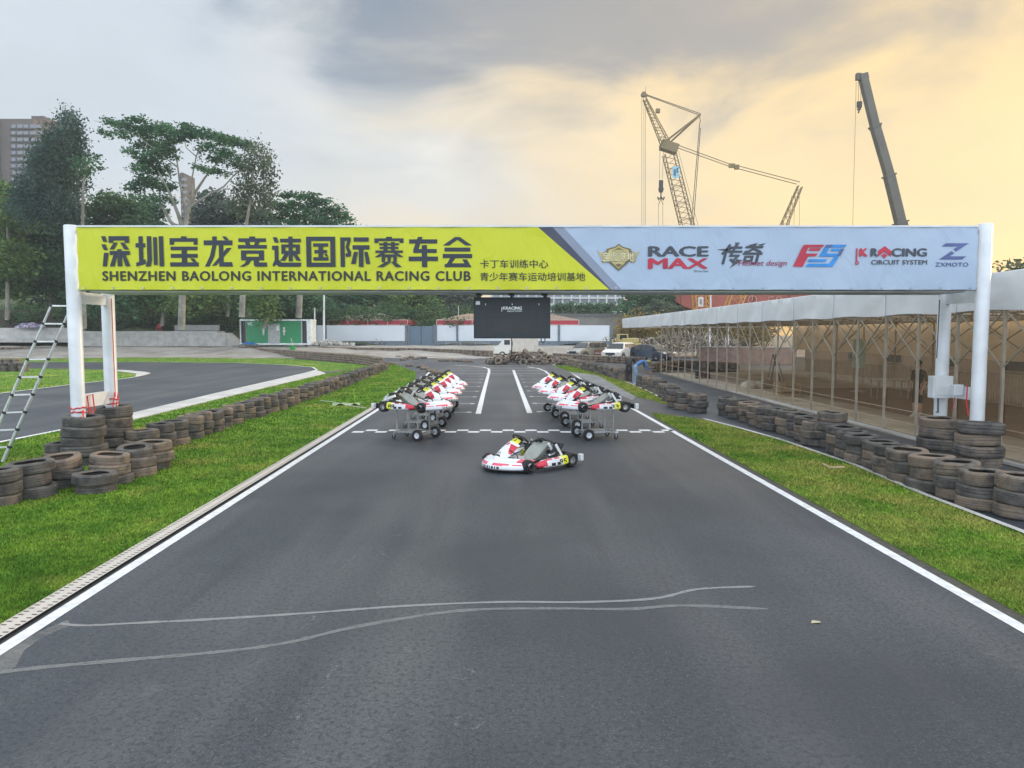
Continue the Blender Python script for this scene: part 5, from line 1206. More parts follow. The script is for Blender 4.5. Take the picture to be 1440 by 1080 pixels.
tree('broad flat-topped tree with a forked pale trunk, tallest behind the banner', 74,
     [(160, 173, 13, 5), (178, 178, 16, 6), (152, 188, 8, 4), (195, 170, 10, 5), (205, 185, 20, 9), (172, 190, 12, 4), (222, 178, 14, 7), (240, 186, 18, 9), (258, 190, 16, 8), (210, 205, 22, 10), (230, 214, 18, 12), (205, 226, 14, 12), (222, 238, 20, 10), (196, 240, 9, 7), (210, 256, 22, 10), (190, 264, 12, 7), (235, 262, 14, 8), (228, 279, 16, 6),
      (275, 186, 16, 7), (295, 190, 16, 7), (312, 196, 14, 7), (330, 198, 14, 7), (345, 204, 12, 7), (290, 206, 13, 5), (300, 222, 16, 6), (322, 216, 15, 7), (285, 236, 11, 4), (335, 230, 12, 7), (306, 243, 14, 5), (240, 200, 13, 6), (262, 176, 8, 4), (185, 215, 9, 4)],
     L_dark, [(263, 300, 6.5), (260, 322, 8), (257, 400, 9), (255, 464, 11)], M_bark, dens=95, size=.27, flat=.4, rscale=1.02,
     limbs=([(259, 325, 8), (250, 300, 5), (242, 280, 4), (234, 262, 2.5), (222, 240, 1.5)], [(258, 330, 8), (240, 312, 5), (228, 290, 3.5), (216, 270, 2), (205, 255, 1)], [(262, 302, 6), (258, 280, 4), (253, 258, 3), (250, 235, 2.2), (246, 205, 1.5)], [(263, 300, 6), (275, 270, 4), (288, 250, 3), (300, 235, 2), (325, 215, 1.2)],
            [(264, 298, 5), (272, 278, 3), (270, 250, 2.2), (276, 220, 1.6), (285, 195, 1)], [(266, 292, 4.5), (290, 276, 3), (315, 262, 2), (335, 240, 1.2)], [(250, 235, 2), (232, 222, 1.5), (200, 196, 1.2), (165, 178, .8)], [(276, 220, 1.6), (262, 208, 1.2), (258, 192, .8)]))
tree('loose drooping grey-green tree right of the flat-topped tree', 72, [(362, 205, 14, 10), (352, 222, 16, 10), (372, 220, 12, 14), (378, 240, 9, 16), (350, 244, 18, 11), (340, 262, 18, 11), (362, 262, 17, 12), (352, 282, 22, 10), (372, 276, 12, 12), (335, 284, 12, 9), (382, 256, 5, 12)], L_olive, [(356, 240, 2), (352, 282, 3), (345, 325, 5), (340, 446, 9)], M_bark, dens=60, size=.26, droop=1.3)
tree('dark green domed tree with layered branches right of the drooping one', 86, [(410, 275, 16, 6), (432, 277, 16, 6), (395, 290, 18, 8), (420, 290, 24, 8), (450, 286, 18, 7), (466, 294, 16, 6), (405, 305, 22, 9), (440, 302, 28, 8), (476, 303, 14, 5), (458, 312, 28, 7), (486, 309, 9, 5), (415, 318, 30, 8), (460, 322, 30, 5), (440, 330, 50, 14), (490, 318, 14, 3)], L_dark, [(430, 300, 5), (426, 350, 7), (422, 410, 8), (420, 447, 9)], M_bark, dens=60, size=.34, flat=.3)
bgt = [('light green leafy tree at the left picture edge', 84, [(8, 275, 22, 20), (22, 300, 26, 24), (4, 330, 26, 30), (18, 365, 30, 28), (10, 400, 34, 26)], L_lite, (10, 450)),
 ('dense dark tree below the tall drooping tree', 88, [(55, 320, 36, 28), (90, 330, 32, 30), (60, 365, 40, 28), (95, 375, 28, 28), (70, 405, 44, 24), (40, 345, 26, 26)], L_dark, (70, 455)),
 ('dark bushy tree filling the gap beside the slender trunk', 92, [(140, 290, 18, 18), (160, 284, 18, 16), (178, 300, 24, 18), (148, 318, 26, 22), (185, 325, 26, 22), (150, 360, 34, 30)], L_mid, (165, 450)),
 ('very dark tree behind the left fork of the flat-topped tree', 96, [(195, 290, 22, 16), (215, 298, 18, 16), (205, 320, 30, 18), (225, 340, 30, 24)], L_dark, (210, 445)),
 ('grey twiggy tree between the forked trunk and the domed tree', 94, [(300, 282, 22, 14), (325, 296, 24, 14), (290, 305, 22, 14), (350, 305, 22, 14), (375, 308, 18, 12), (310, 325, 40, 16), (280, 330, 30, 16), (365, 330, 30, 16)], L_grey, (320, 445)),
 ('dark tree low behind the left end of the banner', 90, [(130, 400, 30, 24), (165, 410, 30, 22), (150, 430, 40, 16), (110, 425, 24, 18)], L_dark, (140, 458)),
 ('mid green tree behind the terrace wall with yellowed tips', 90, [(205, 415, 26, 16), (230, 425, 24, 14), (280, 418, 24, 14), (300, 425, 24, 14), (270, 432, 28, 10)], L_lite, (228, 458)),
 ('drooping tree above the green cabin', 84, [(368, 415, 20, 14), (372, 432, 18, 14), (362, 425, 18, 12), (376, 447, 8, 8)], L_lite, (372, 462)),
 ('dark tree behind the green cabin', 98, [(330, 420, 26, 18), (400, 415, 30, 20), (430, 425, 30, 18), (450, 440, 24, 14), (395, 440, 30, 14), (300, 435, 22, 16)], L_dark, (410, 462)),
 ('dense dark tree behind the long white hoarding', 106, [(475, 420, 26, 16), (500, 425, 26, 16), (490, 440, 34, 12), (525, 415, 20, 12)], L_dark, (495, 462)),
 ('round bright green tree above the gate', 108, [(545, 425, 18, 12), (575, 418, 20, 12), (598, 422, 16, 12), (590, 436, 22, 12), (560, 440, 24, 10), (606, 434, 9, 12)], L_lite, (580, 466)),
 ('grey bare-stemmed tree left of the hanging screen', 122, [(630, 420, 20, 16), (655, 425, 20, 18), (640, 440, 26, 14), (668, 435, 14, 14), (612, 415, 14, 10)], L_grey, (645, 470)),
 ('dark tree in front of the white office block, right of it', 120, [(890, 420, 16, 12), (908, 428, 18, 14), (930, 420, 18, 12), (940, 432, 18, 12), (880, 436, 14, 10), (915, 415, 20, 8)], L_dark, (910, 462)),
 ('brown leafed tree before the red steel hull', 112, [(925, 434, 18, 10), (945, 438, 14, 8), (905, 440, 16, 8)], L_olive, (925, 465))]
for lab, Y, bl, m, tr in bgt:
    x, y = tr; top = min(b_[1] for b_ in bl) + 10
    tree(lab, Y, bl, m, [(x, top, 1.5), (x + 1, (top + y) / 2, 4), (x, y, 6)], M_bark if m in (L_lite, L_grey) else M_barkd, dens=50, size=.46)
for i, px in enumerate((786, 800, 816, 829, 843, 856)):
    tree('small dark round tree in the row before the white office block', 140, [(px, 436, 6, 6), (px + 1, 431, 4, 4)], L_dark, [(px, 434, 1), (px, 447, 1.4)], M_barkd, dens=90, size=.45, group='row of small trees before the office block', dy=.5)
tree('brown scrubby tree top showing over the canopy at the right edge', 48, [(1418, 374, 12, 6), (1432, 370, 10, 6), (1425, 384, 18, 10)], L_olive, [(1424, 384, 2), (1424, 440, 4), (1424, 500, 6)], M_barkd, dens=40, size=.3)
# undergrowth on the bank, dry brush by the scrap heap
bl = []
for i in range(300):
    px = random.uniform(-160, 660) if i % 3 else random.uniform(-60, 330); p = P(px, random.uniform(436, 463), random.uniform(97, 112)); s_ = random.uniform(.7, 2.2); bl.append((tuple(p), (s_ * 1.5, s_, s_ * .8)))
tag(leaves('undergrowth', bl, 26, .30, L_mid), 'low dark undergrowth on the wooded bank behind the walls', 'undergrowth', kind='stuff')
bl = [(tuple(P(random.uniform(872, 1075), random.uniform(452, 474), random.uniform(78, 84))), (random.uniform(.8, 1.6), .8, random.uniform(.7, 1.5))) for i in range(64)]
tag(leaves('dry_brush', bl, 34, .26, L_dry), 'yellow brown dry brush behind the scrap heap', 'brush', kind='stuff')
b = MB()
for i in range(900):
    px = 890 + 150 * random.random() ** .85; u = random.random(); py = 497 - 30 * u * math.sin(math.pi * min(1, max(.08, (px - 880) / 175))) ** .5
    p = P(px, py, random.uniform(74, 78)); d = Vector((random.gauss(0, 1), random.gauss(0, .6), random.gauss(0, .7))).normalized() * random.uniform(.25, 1.0)
    b.bar(p - d / 2, p + d / 2, random.uniform(.03, .12), random.uniform(.02, .06), random.randrange(3))
tag(b.build('scrap_heap', [mat('scrap_pale', (.42, .38, .32), .8, var=.3), mat('scrap_dark', (.06, .05, .045), .8, var=.3), mat('scrap_brown', (.20, .15, .10), .8, var=.3)]), 'long heap of tangled pale and dark scrap behind the parked cars', 'scrap heap', kind='stuff')

# ------------------------------------------------------------------ far buildings
def slab(mb, x0, y0, x1, y1, Y, dep, mi=0):     # pixel rectangle as a box of real depth
    A_, B_ = P(x0, y0, Y), P(x1, y1, Y); mb.box(((A_.x + B_.x) / 2, Y + dep / 2, (A_.z + B_.z) / 2), (abs(B_.x - A_.x), dep, abs(A_.z - B_.z)), None, mi)
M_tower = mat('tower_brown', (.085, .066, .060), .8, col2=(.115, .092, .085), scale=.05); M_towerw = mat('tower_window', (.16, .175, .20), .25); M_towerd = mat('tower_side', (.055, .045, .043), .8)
bt_ = thing('apartment_tower', 'brown apartment tower behind the trees at the far left', 'tower', P(35, 330, 230))
b = MB(); slab(b, -30, 167, 60, 470, 230, 18); slab(b, 42, 168, 70, 470, 233, 14); slab(b, 44, 163, 62, 170, 234, 8); b.build('wall', M_tower, bt_, world=True)
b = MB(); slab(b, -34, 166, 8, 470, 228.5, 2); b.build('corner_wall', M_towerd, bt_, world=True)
for j in range(18):
    y = 175 + j * 9.3
    b = MB()
    for x0, x1 in ((16, 22), (24, 32), (33, 40), (42, 50), (51, 58)): slab(b, x0, y, x1, y + 4.6, 229.7, .2)
    b.build('window_row', M_towerw, bt_, world=True)
    b = MB(); slab(b, 13, y + 5.2, 60, y + 6.4, 229.3, .6); b.build('floor_band', M_towerd, bt_, world=True)
b2 = thing('apartment_tower', 'narrow grey-brown tower showing between the branches of the flat-topped tree', 'tower', P(260, 330, 260))
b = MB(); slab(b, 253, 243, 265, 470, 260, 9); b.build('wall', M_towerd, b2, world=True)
for j in range(10): b = MB(); slab(b, 255, 250 + 9 * j, 263, 254 + 9 * j, 259.7, .2); b.build('window_row', M_towerw, b2, world=True)
ob_ = thing('office_block', 'long white office block with rows of windows beyond the hoarding', 'office block', P(825, 460, 170))
b = MB(); slab(b, 690, 405, 878, 470, 170, 14); b.build('wall', mat('office_white', (.50, .53, .54), .7, var=.06, scale=.2), ob_, world=True)
for j in range(4):
    b = MB()
    for i in range(15): slab(b, 694 + i * 12.4, 411 + j * 9.5, 703 + i * 12.4, 416.5 + j * 9.5, 169.8, .2)
    b.build('window_row', mat('office_glass', (.16, .20, .23), .2), ob_, world=True)
    b = MB(); slab(b, 689, 418.6 + j * 9.5, 879, 420 + j * 9.5, 169.2, .8); b.build('ledge', mat('office_ledge', (.6, .62, .62), .7), ob_, world=True)
for i in range(16): b = MB(); slab(b, 691 + i * 12.4, 405, 692.6 + i * 12.4, 460, 169.4, .6); b.build('pilaster', mat('office_ledge', (.6, .62, .62), .7), ob_, world=True)
fl = thing('concrete_wall', 'low grey concrete wall crossing behind the small trees', 'wall', P(840, 447, 128))
b = MB(); slab(b, 770, 441, 960, 446, 128, .4); b.build('coping', mat('wall_dark', (.12, .12, .115), .8), fl, world=True)
b = MB(); slab(b, 770, 446, 960, 476, 128.05, .3); b.build('wall_face', mat('wall_grey', (.20, .20, .18), .9, var=.2, scale=.4), fl, world=True)

# hoarding, gate, little houses with red eaves
YH = 96
M_hoard = mat('hoarding_panel', (.60, .64, .68), .5, var=.04, scale=.3); M_hgrey = mat('hoarding_grey', (.13, .16, .19), .6); M_gate = mat('gate_blue', (.10, .155, .21), .5, var=.12, scale=.5); M_redv = mat('red_eave', (.40, .025, .045), .5, var=.1)
def hoarding(label, x0, x1, posts):
    t = thing('hoarding', label, 'hoarding', P((x0 + x1) / 2, 487, YH))
    for a, c in zip(posts[:-1], posts[1:]):
        b = MB(); slab(b, a + 1, 457.5, c - 1, 479.5, YH, .06); b.build('panel', M_hoard, t, world=True)
        b = MB(); slab(b, a + 1, 479.6, c - 1, 487.5, YH - .05, .16); b.build('base_band', M_hgrey, t, world=True)
    for p in posts: b = MB(); slab(b, p - 1.6, 456.8, p + 1.6, 488, YH - .1, .22); b.build('post', M_hgrey, t, world=True)
hoarding('long white hoarding with a grey base left of the blue gate', 444, 571, (444, 458, 571))
hoarding('white hoarding with grey posts between the gate and the parked cars', 613, 862, (613, 643, 715, 786, 859))
gt = thing('gate', 'plain blue-grey sheet metal gate between the two white hoardings', 'gate', P(592, 488, YH))
for x0, x1 in ((576, 592), (592.6, 609)): b = MB(); slab(b, x0, 458.5, x1, 487.5, YH + .1, .06); b.build('leaf', M_gate, gt, world=True)
for x in (574.5, 610.5): b = MB(); slab(b, x - 1.4, 456.5, x + 1.4, 488, YH, .2); b.build('gate_post', M_hgrey, gt, world=True)
M_tile = mat('roof_tile', (.26, .17, .12), .8, col2=(.36, .27, .20), scale=3)
def house(label, x0, x1, xr0, xr1, ytop):
    Y = YH + 2; t = thing('house', label, 'house', P((x0 + x1) / 2, 487, Y)); dep = 7
    b = MB(); slab(b, x0 + 3, 456, x1 - 3, 487, Y, dep); b.build('wall', mat('house_wall', (.55, .55, .53), .8), t, world=True)
    b = MB(); slab(b, x0, 450.3, x1, 456.6, Y - .6, dep + 1.2); ev_ = b.build('eave_fascia', M_redv, t, world=True)
    b = MB(); slab(b, x0 - .3, 449.8, x1 + .3, 450.4, Y - .66, .08); slab(b, x0 - .3, 456.5, x1 + .3, 457.1, Y - .66, .08)
    for k in range(5): xx = x0 + (x1 - x0) * k / 4; slab(b, xx - .35, 450.4, xx + .35, 456.5, Y - .66, .07)
    b.build('fascia_trim', mat('trim_cream', (.62, .5, .46), .6), t, world=True)
    A_, B_ = P(x0, 450.2, Y - .5), P(x1, 450.2, Y - .5); R0, R1 = P(xr0, ytop, Y + dep / 2), P(xr1, ytop, Y + dep / 2); y0, y1 = Y - .5, Y + dep + .5
    b = MB(); b.add([(A_.x, y0, A_.z), (B_.x, y0, A_.z), (B_.x, y1, A_.z), (A_.x, y1, A_.z), R0, R1], [(0, 1, 5, 4), (2, 3, 4, 5), (1, 2, 5), (3, 0, 4)]); rf = b.build('roof', M_tile, t, world=True)
    b = MB(); kx = 26
    for k in range(kx + 1):
        u = k / kx; p = Vector((A_.x + (B_.x - A_.x) * u, y0, A_.z + .04)); q_ = R0 + (R1 - R0) * u + Vector((0, 0, .04)); b.bar(p, q_, .09, .07)
    b.build('tile_ribs', mat('rib_tile', (.42, .33, .26), .8), t, world=True)
house('low house with a tiled roof and red eaves behind the left hoarding', 461, 573, 505, 535, 441.5)
house('low house with a tiled roof and red eaves behind the hanging screen', 614, 814, 660, 770, 441.5)

# red steel hull and white poles behind the canopy
hu = thing('steel_hull', 'large dark red steel hull behind the canopy with faint pale marks', 'hull', P(1050, 470, 118))
def px3(lst, Y): return [P(x, y, Y) for x, y in lst]
b = MB(); b.prism(px3([(944, 404), (1168, 404), (1168, 440), (990, 440), (962, 431), (944, 420)], 118), (0, 9, 0)); b.build('hull_body', mat('hull_red', (.26, .055, .038), .6, col2=(.34, .085, .06), scale=.25), hu, world=True)
b = MB(); slab(b, 957, 404, 957.8, 428, 117.9, .1); slab(b, 995, 410, 996, 440, 117.9, .1); slab(b, 1060, 404, 1060.7, 440, 117.9, .1); slab(b, 1110, 404, 1110.7, 440, 117.9, .1); b.build('seam', mat('hull_dark', (.10, .02, .015), .6), hu, world=True)
M_hm = mat('hull_mark', (.50, .28, .22), .6); b = MB(); c0 = P(1058, 422, 117.85); Mx = Matrix.Translation(c0) @ Matrix.Rotation(R(90), 4, 'X')
b.lathe([(.62, 0), (.72, 0), (.72, .03), (.62, .03)], 24, Mx, 0, True)
for a in (90, 210, 330): b.bar(c0 + Vector((0, -.02, 0)), c0 + Vector((.64 * math.cos(R(a)), -.02, .64 * math.sin(R(a)))), .08, .03)
for x0, y0, x1, y1 in ((1080, 417, 1081, 427), (1080, 417, 1088, 418), (1080, 426, 1088, 427), (1092, 417, 1093, 427), (1092, 417, 1099, 418), (1098, 417, 1099, 427)): slab(b, x0, y0, x1, y1, 117.8, .05)
b.build('pale_marks', M_hm, hu, world=True)
b = MB()
for k in range(44): x = 1095 + k * 1.7; slab(b, x, 401, x + .35, 405, 118.2, .08)
slab(b, 1094, 400.6, 1170, 401.2, 118.2, .08); b.build('guard_rail', mat('hull_dark', (.10, .02, .015)), hu, world=True)
for px in (972, 1140): b = MB(); slab(b, px - 4, 440, px + 4, 480, 121, 3); b.build('support', M_dsteel, hu, world=True)
def pole(label, px, ytop, ybase, Y, wpx, m=M_white, group=None, cap=True):
    A_, B_ = P(px, ybase, Y), P(px, ytop, Y); t = thing('pole', label, 'pole', A_, group=group); w_ = wpx * Y / F / 2
    b = MB(); b.tube([A_, B_], [w_, w_ * .7], 10); b.build('shaft', m, t, smooth=True, world=True)
    b = MB(); b.lathe([(0, 0), (w_ * 2, 0), (w_ * 2, .08), (w_ * 1.2, .12), (0, .12)], 10); b.build('base_plate', M_steel, t)
pole('tall white lamp post at the left end of the white hoarding', 455.5, 392, 483, 88, 3.2); pole('short white post left of the tall white lamp post', 442.5, 433, 484, 88, 2.2)
pole('thin white flag pole on the house roof left of the screen', 644.5, 430, 456, 99, .9); pole('white pole before the red hull', 999.5, 404, 470, 108, 2.4); pole('thick white pole beyond the canopy posts', 997.5, 450, 496, 72, 3.6)
pole('thin white pole among the canopy posts with a box sign', 1024, 452, 497, 68, 2.0)

# ------------------------------------------------------------------ cranes
M_crane = mat('crane_paint', (.17, .125, .055), .6, var=.2, scale=.3); M_cran_y = mat('crane_yellow', (.50, .27, .05), .5, var=.1, scale=.3); M_cable = mat('wire_rope', (.10, .085, .06), .6)
YC = 135
def lattice(a, c, w0, w1, n_, m, name, parent, r=.10):
    """square lattice boom from a to c, side w0 tapering to w1"""
    a, c = Vector(a), Vector(c); t = (c - a).normalized(); s1 = t.cross(Vector((0, 1, 0))).normalized(); s2 = t.cross(s1); b = MB(); rg = []
    for i in range(n_ + 1):
        u = i / n_; w_ = w0 + (w1 - w0) * u; p = a + (c - a) * u; rg.append([p + (s1 * x + s2 * y) * w_ / 2 for x, y in ((-1, -1), (1, -1), (1, 1), (-1, 1))])
    for k in range(4):
        b.tube([g_[k] for g_ in rg], r, 6)
        for i in range(n_):
            k2 = (k + 1) % 4; b.bar(rg[i][k], rg[i + 1][k2] if i % 2 else rg[i + 1][k2], r * .85); b.bar(rg[i][k], rg[i][k2], r * .7) if i % 3 == 0 else None
            if i % 2: pass
    return b.build(name, m, parent, world=True)
cr = thing('lattice_crane', 'tall lattice boom crane with a jib and back mast over the banner', 'crane', (P(1015, 469, YC).x, YC, 0))
foot = P(998, 446, YC); foot.z = max(2.2, foot.z)
elb = P(938, 207, YC); top = P(905, 136, YC); st_ = P(985, 161, YC); mt = P(1125, 262, YC); mf = P(1040, 452, YC); mf.z = 2.4
lattice(foot, P(941, 216, YC), 2.25, 2.0, 30, M_crane, 'main_boom', cr); lattice(elb, top + Vector((.2, 0, -.4)), 1.5, .55, 15, M_crane, 'jib', cr, .08)
lattice(mf, mt, 2.0, .7, 22, M_crane, 'back_mast', cr, .09)
b = MB(); b.bar(P(937, 198, YC), st_, .55, .3); b.bar(P(940, 202, YC) + Vector((0, .8, 0)), st_ + Vector((0, .5, 0)), .3, .3); b.build('strut', M_crane, cr, world=True)
b = MB(); b.box(P(941, 207, YC), (3.0, 2.0, 1.6), Matrix.Rotation(R(18), 3, 'Y')); b.bar(P(934, 206, YC), P(952, 207, YC), 1.0, 1.2); b.lathe([(0, -.4), (.5, -.4), (.5, .4), (0, .4)], 14, Matrix.Translation(P(931, 206, YC)) @ Matrix.Rotation(R(90), 4, 'X')); b.build('boom_head', M_crane, cr, world=True)
b = MB(); b.lathe([(0, -.35), (.45, -.35), (.45, .35), (0, .35)], 14, Matrix.Translation(P(905, 133, YC)) @ Matrix.Rotation(R(90), 4, 'X')); b.bar(P(902, 133, YC), P(910, 135, YC), .5); b.bar(P(908, 132, YC), P(908, 122, YC), .06); b.build('jib_head', M_crane, cr, world=True)
b = MB(); b.box(P(925, 156, YC), (.7, .6, .7)); b.build('sheave', M_crane, cr, world=True)
def wires(name, segs, r=.05):
    b = MB()
    for a, c in segs: b.tube([P(*a, YC), P(*c, YC)], r, 5)
    b.build(name, M_cable, cr, world=True)
wires('pendant_line', [((906, 132), (985, 160)), ((908, 134), (985, 162.5)), ((984, 164), (985, 172)), ((984, 172), (971, 330)), ((985, 180), (974, 330))], .075)
wires('back_stay', [((953, 204), (1027, 231)), ((953, 208), (1027, 234.5)), ((1037, 233), (1125, 256)), ((1037, 237), (1120, 259))], .075)
b = MB(); b.box(P(1029, 233, YC), (1.0, .5, .7)); b.box(P(1036, 235, YC), (.8, .5, .8)); b.build('stay_block', M_crane, cr, world=True)
wires('hoist_rope', [((902.5, 138), (902.5, 440)), ((905.5, 138), (905.5, 440)), ((907.8, 140), (907.8, 440)), ((928, 212), (927.5, 252)), ((933, 212), (931.5, 252)), ((926, 288), (925.5, 430)), ((932, 288), (932.5, 430)), ((954, 212), (985, 330)), ((1113, 275), (1104, 420)), ((1118, 275), (1112, 420)), ((1124, 268), (1124, 420))], .035)
b = MB(); A_ = P(929.5, 262, YC); b.rbox(A_, (.75, .5, 2.2), .15); b.rbox(P(929.5, 266, YC), (.9, .55, .5), .1); b.tube([P(929.5, 270, YC), P(929.5, 279, YC)], .12, 8)
b.tube([P(925, 277, YC), P(926, 281, YC), P(929.5, 277, YC), P(933, 281, YC), P(934, 277, YC)], .16, 6); b.tube([P(929.5, 279, YC), P(926, 288, YC)], .06, 5); b.tube([P(929.5, 279, YC), P(932.5, 288, YC)], .06, 5); b.build('hook_block', M_black, cr, world=True)
b = MB(); slab(b, 946, 234, 955, 250, YC - 1.25, .08); b.build('banner_sign', mat('blue_sign', (.25, .5, .62), .5), cr, world=True)
b = MB(); slab(b, 947.5, 238, 950.5, 247, YC - 1.3, .03); slab(b, 951.5, 236, 953.8, 243, YC - 1.3, .03); b.build('sign_marks', mat('sign_dark', (.04, .13, .2), .5), cr, world=True)
cx_ = P(1018, 470, YC).x
b = MB(); b.rbox((cx_, YC, 2.4), (9, 3.4, 2.0), .15); b.rbox((cx_ + 6, YC, 2.4), (3.4, 4.5, 2.6), .1); b.build('house', M_cran_y, cr, world=True)
b = MB(); b.rbox((cx_ - 4.6, YC - 1.4, 2.9), (1.8, 1.2, 2.2), .1); b.build('cab', M_cran_y, cr, world=True)
for s in (-1, 1): b = MB(); b.rbox((cx_, YC + 2.8 * s, .7), (9.5, 1.3, 1.35), .5); b.build('crawler_track', M_black, cr, world=True)
lg = thing('lattice_tower', 'orange lattice frame with a small white sign before the red hull', 'lattice tower', P(985, 470, 110))
lattice(P(989, 462, 110), P(983, 380, 110), 2.0, 2.0, 8, M_cran_y, 'frame', lg, .11)
b = MB(); slab(b, 982, 418, 989, 431, 108.6, .06); b.build('sign', mat('sign_white', (.6, .6, .58), .5), lg, world=True)
b = MB(); slab(b, 984.2, 420.5, 987, 428, 108.5, .03); b.build('sign_mark', mat('sign_grey', (.2, .2, .22), .5), lg, world=True)
lg = thing('lattice_tower', 'pale orange slanted lattice frame before the round mark on the hull', 'lattice tower', P(1030, 470, 110))
lattice(P(1015, 470, 110), P(1048, 388, 110), 1.9, 1.9, 9, M_cran_y, 'frame', lg, .09)
YT = 105
tc_ = thing('telescopic_crane', 'dark telescopic boom crane standing alone at the right', 'crane', (P(1300, 469, YT).x, YT, 0))
M_boom = mat('boom_grey', (.09, .085, .068), .5, var=.15, scale=.4)
def boomseg(p0, p1, w0, nm):
    b = MB(); a, c = P(*p0, YT), P(*p1, YT); q_ = (c - a).to_track_quat('Z', 'Y').to_matrix(); b.rbox((a + c) / 2, (w0, w0 * 1.1, (c - a).length), .12, q_)
    b.box(c - (c - a).normalized() * .12, (w0 * 1.22, w0 * 1.3, .22), q_); b.build(nm, M_boom, tc_, world=True)
boomseg((1214.5, 112), (1231, 180), .98, 'boom_section'); boomseg((1252, 252), (1230, 176), 1.06, 'boom_section'); boomseg((1267, 316), (1250, 246), 1.16, 'boom_section'); boomseg((1297, 442), (1266, 312), 1.30, 'boom_section')
b = MB(); b.box(P(1214, 108, YT), (1.1, .9, .8), Matrix.Rotation(R(-14), 3, 'Y')); b.bar(P(1216, 109, YT), P(1206, 110, YT), .4, .5); b.box(P(1207, 108, YT), (.6, .6, .9)); b.build('boom_head', M_boom, tc_, world=True)
b = MB(); b.rbox(P(1208.5, 147, YT), (.65, .4, .85), .08); b.tube([P(1208, 150, YT), P(1208, 156, YT), P(1207, 159, YT)], .1, 6); b.bar(P(1205.5, 154, YT), P(1210.5, 153, YT), .2); b.build('hook_block', M_black, tc_, world=True)
b = MB()
for a, c in (((1207, 112), (1207, 144)), ((1210.5, 113), (1210.5, 144)), ((1204, 115), (1203, 160)), ((1203, 160), (1196, 440))): b.tube([P(*a, YT), P(*c, YT)], .03, 5)
b.build('hoist_rope', M_cable, tc_, world=True)
bx_ = P(1300, 469, YT).x
b = MB(); b.rbox((bx_ + 1, YT, 1.4), (12, 2.6, .9), .1); b.rbox((bx_ + .5, YT, 2.3), (4, 2.4, 1.2), .1); b.build('carrier', M_cran_y, tc_, world=True)
b = MB(); b.rbox((bx_ - 4.4, YT, 2.3), (1.8, 2.5, 1.8), .15); b.build('cab', M_cran_y, tc_, world=True)
for i in range(4):
    for s in (-1, 1): wo_ = wheel_bm(.6, .4).build('wheel', K_rub, tc_, smooth=True); wo_.location = (-3.5 + 3 * i, 1.15 * s, .6)

# ------------------------------------------------------------------ terrace, cabin and small things in the yard
YW = 90
tw = thing('retaining_wall', 'pale concrete retaining wall below the wooded bank at the left', 'wall', P(200, 487, YW))
b = MB(); slab(b, 112, 468, 318, 490, YW, 2.2); b.build('wall_face', M_conc, tw, world=True)
b = MB(); slab(b, 111, 465.8, 306, 468.1, YW - .06, 2.4); b.build('coping', M_conc_l, tw, world=True)
b = MB(); b.prism(px3([(306, 468.4), (318, 468.4), (336, 484), (336, 489), (306, 489)], YW + .1), (0, 2, 0)); b.build('sloping_end', M_conc, tw, world=True)
b = MB(); slab(b, 245, 457, 307, 465, YW + 3.2, .5); b.build('upper_wall', M_conc_l, tw, world=True)
ts = thing('stepped_terrace', 'low stepped terrace of grey concrete at the far left', 'terrace', P(40, 487, YW + 1))
for i in range(4): b = MB(); slab(b, -190, 461 + 5 * i, 110, 466.5 + 5 * i, YW + 3.4 - i * 1.0, 1.6); b.build('step', M_conc if i % 2 else M_conc_l, ts, world=True)
bw = thing('earth_wall', 'dark brown low wall behind the stepped terrace at the far left', 'wall', P(40, 459, 98)); b = MB(); slab(b, -190, 436, 96, 462, 98, .5); b.build('wall_face', mat('brown_wall', (.075, .05, .045), .9, var=.3, scale=.3), bw, world=True)
ch = thing('plastic_chair', 'red plastic chair standing on the retaining wall', 'chair', P(223.5, 465.6, YW + 1)); M_rp = mat('red_plastic', (.65, .08, .08), .4)
b = MB(); b.rbox((0, 0, .44), (.46, .46, .04), .015); b.build('seat', M_rp, ch)
b = MB(); b.tube([(-.22, .22, .44), (-.2, .26, .8), (-.1, .28, .92), (.1, .28, .92), (.2, .26, .8), (.22, .22, .44)], .03, 6)
for x in (-.1, 0, .1): b.bar((x, .24, .46), (x, .28, .9), .04, .02)
b.build('backrest', M_rp, ch)
for x in (-.2, .2):
    for y in (-.2, .2): b = MB(); b.bar((x * 1.1, y * 1.1, 0), (x, y, .44), .035); b.build('leg', M_rp, ch)
    b = MB(); b.tube([(x * 1.15, -.2, .44), (x * 1.2, -.2, .64), (x * 1.15, .24, .68)], .022, 6); b.build('armrest', M_rp, ch)
YB = 86; zc = P(388, 485, YB).z
cb = thing('toilet_cabin', 'green portable toilet cabin with white frame and figure signs', 'cabin', P(388, 485, YB)); M_gr = mat('cabin_green', (.015, .22, .085), .5, var=.08, scale=.6); M_fr = mat('cabin_frame', (.62, .66, .66), .5)
b = MB(); slab(b, 346, 451, 424, 483, YB + .08, 2.3); b.build('front_wall', M_gr, cb, world=True)
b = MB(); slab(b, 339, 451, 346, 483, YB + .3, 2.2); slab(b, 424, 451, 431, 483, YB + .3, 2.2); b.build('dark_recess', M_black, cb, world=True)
for x0, y0, x1, y1 in ((337, 449, 437, 451.2), (337, 482.6, 437, 485), (337, 451.2, 338.8, 482.6), (431, 451.2, 437, 482.6), (345.4, 451.2, 346.4, 482.6), (423.4, 451.2, 424.4, 482.6)): b = MB(); slab(b, x0, y0, x1, y1, YB, 2.5); b.build('frame', M_fr, cb, world=True)
b = MB(); slab(b, 376.5, 455, 394, 483, YB, .12); d_o = b.build('doorway', mat('cabin_inside', (.34, .36, .35), .7), cb, world=True)
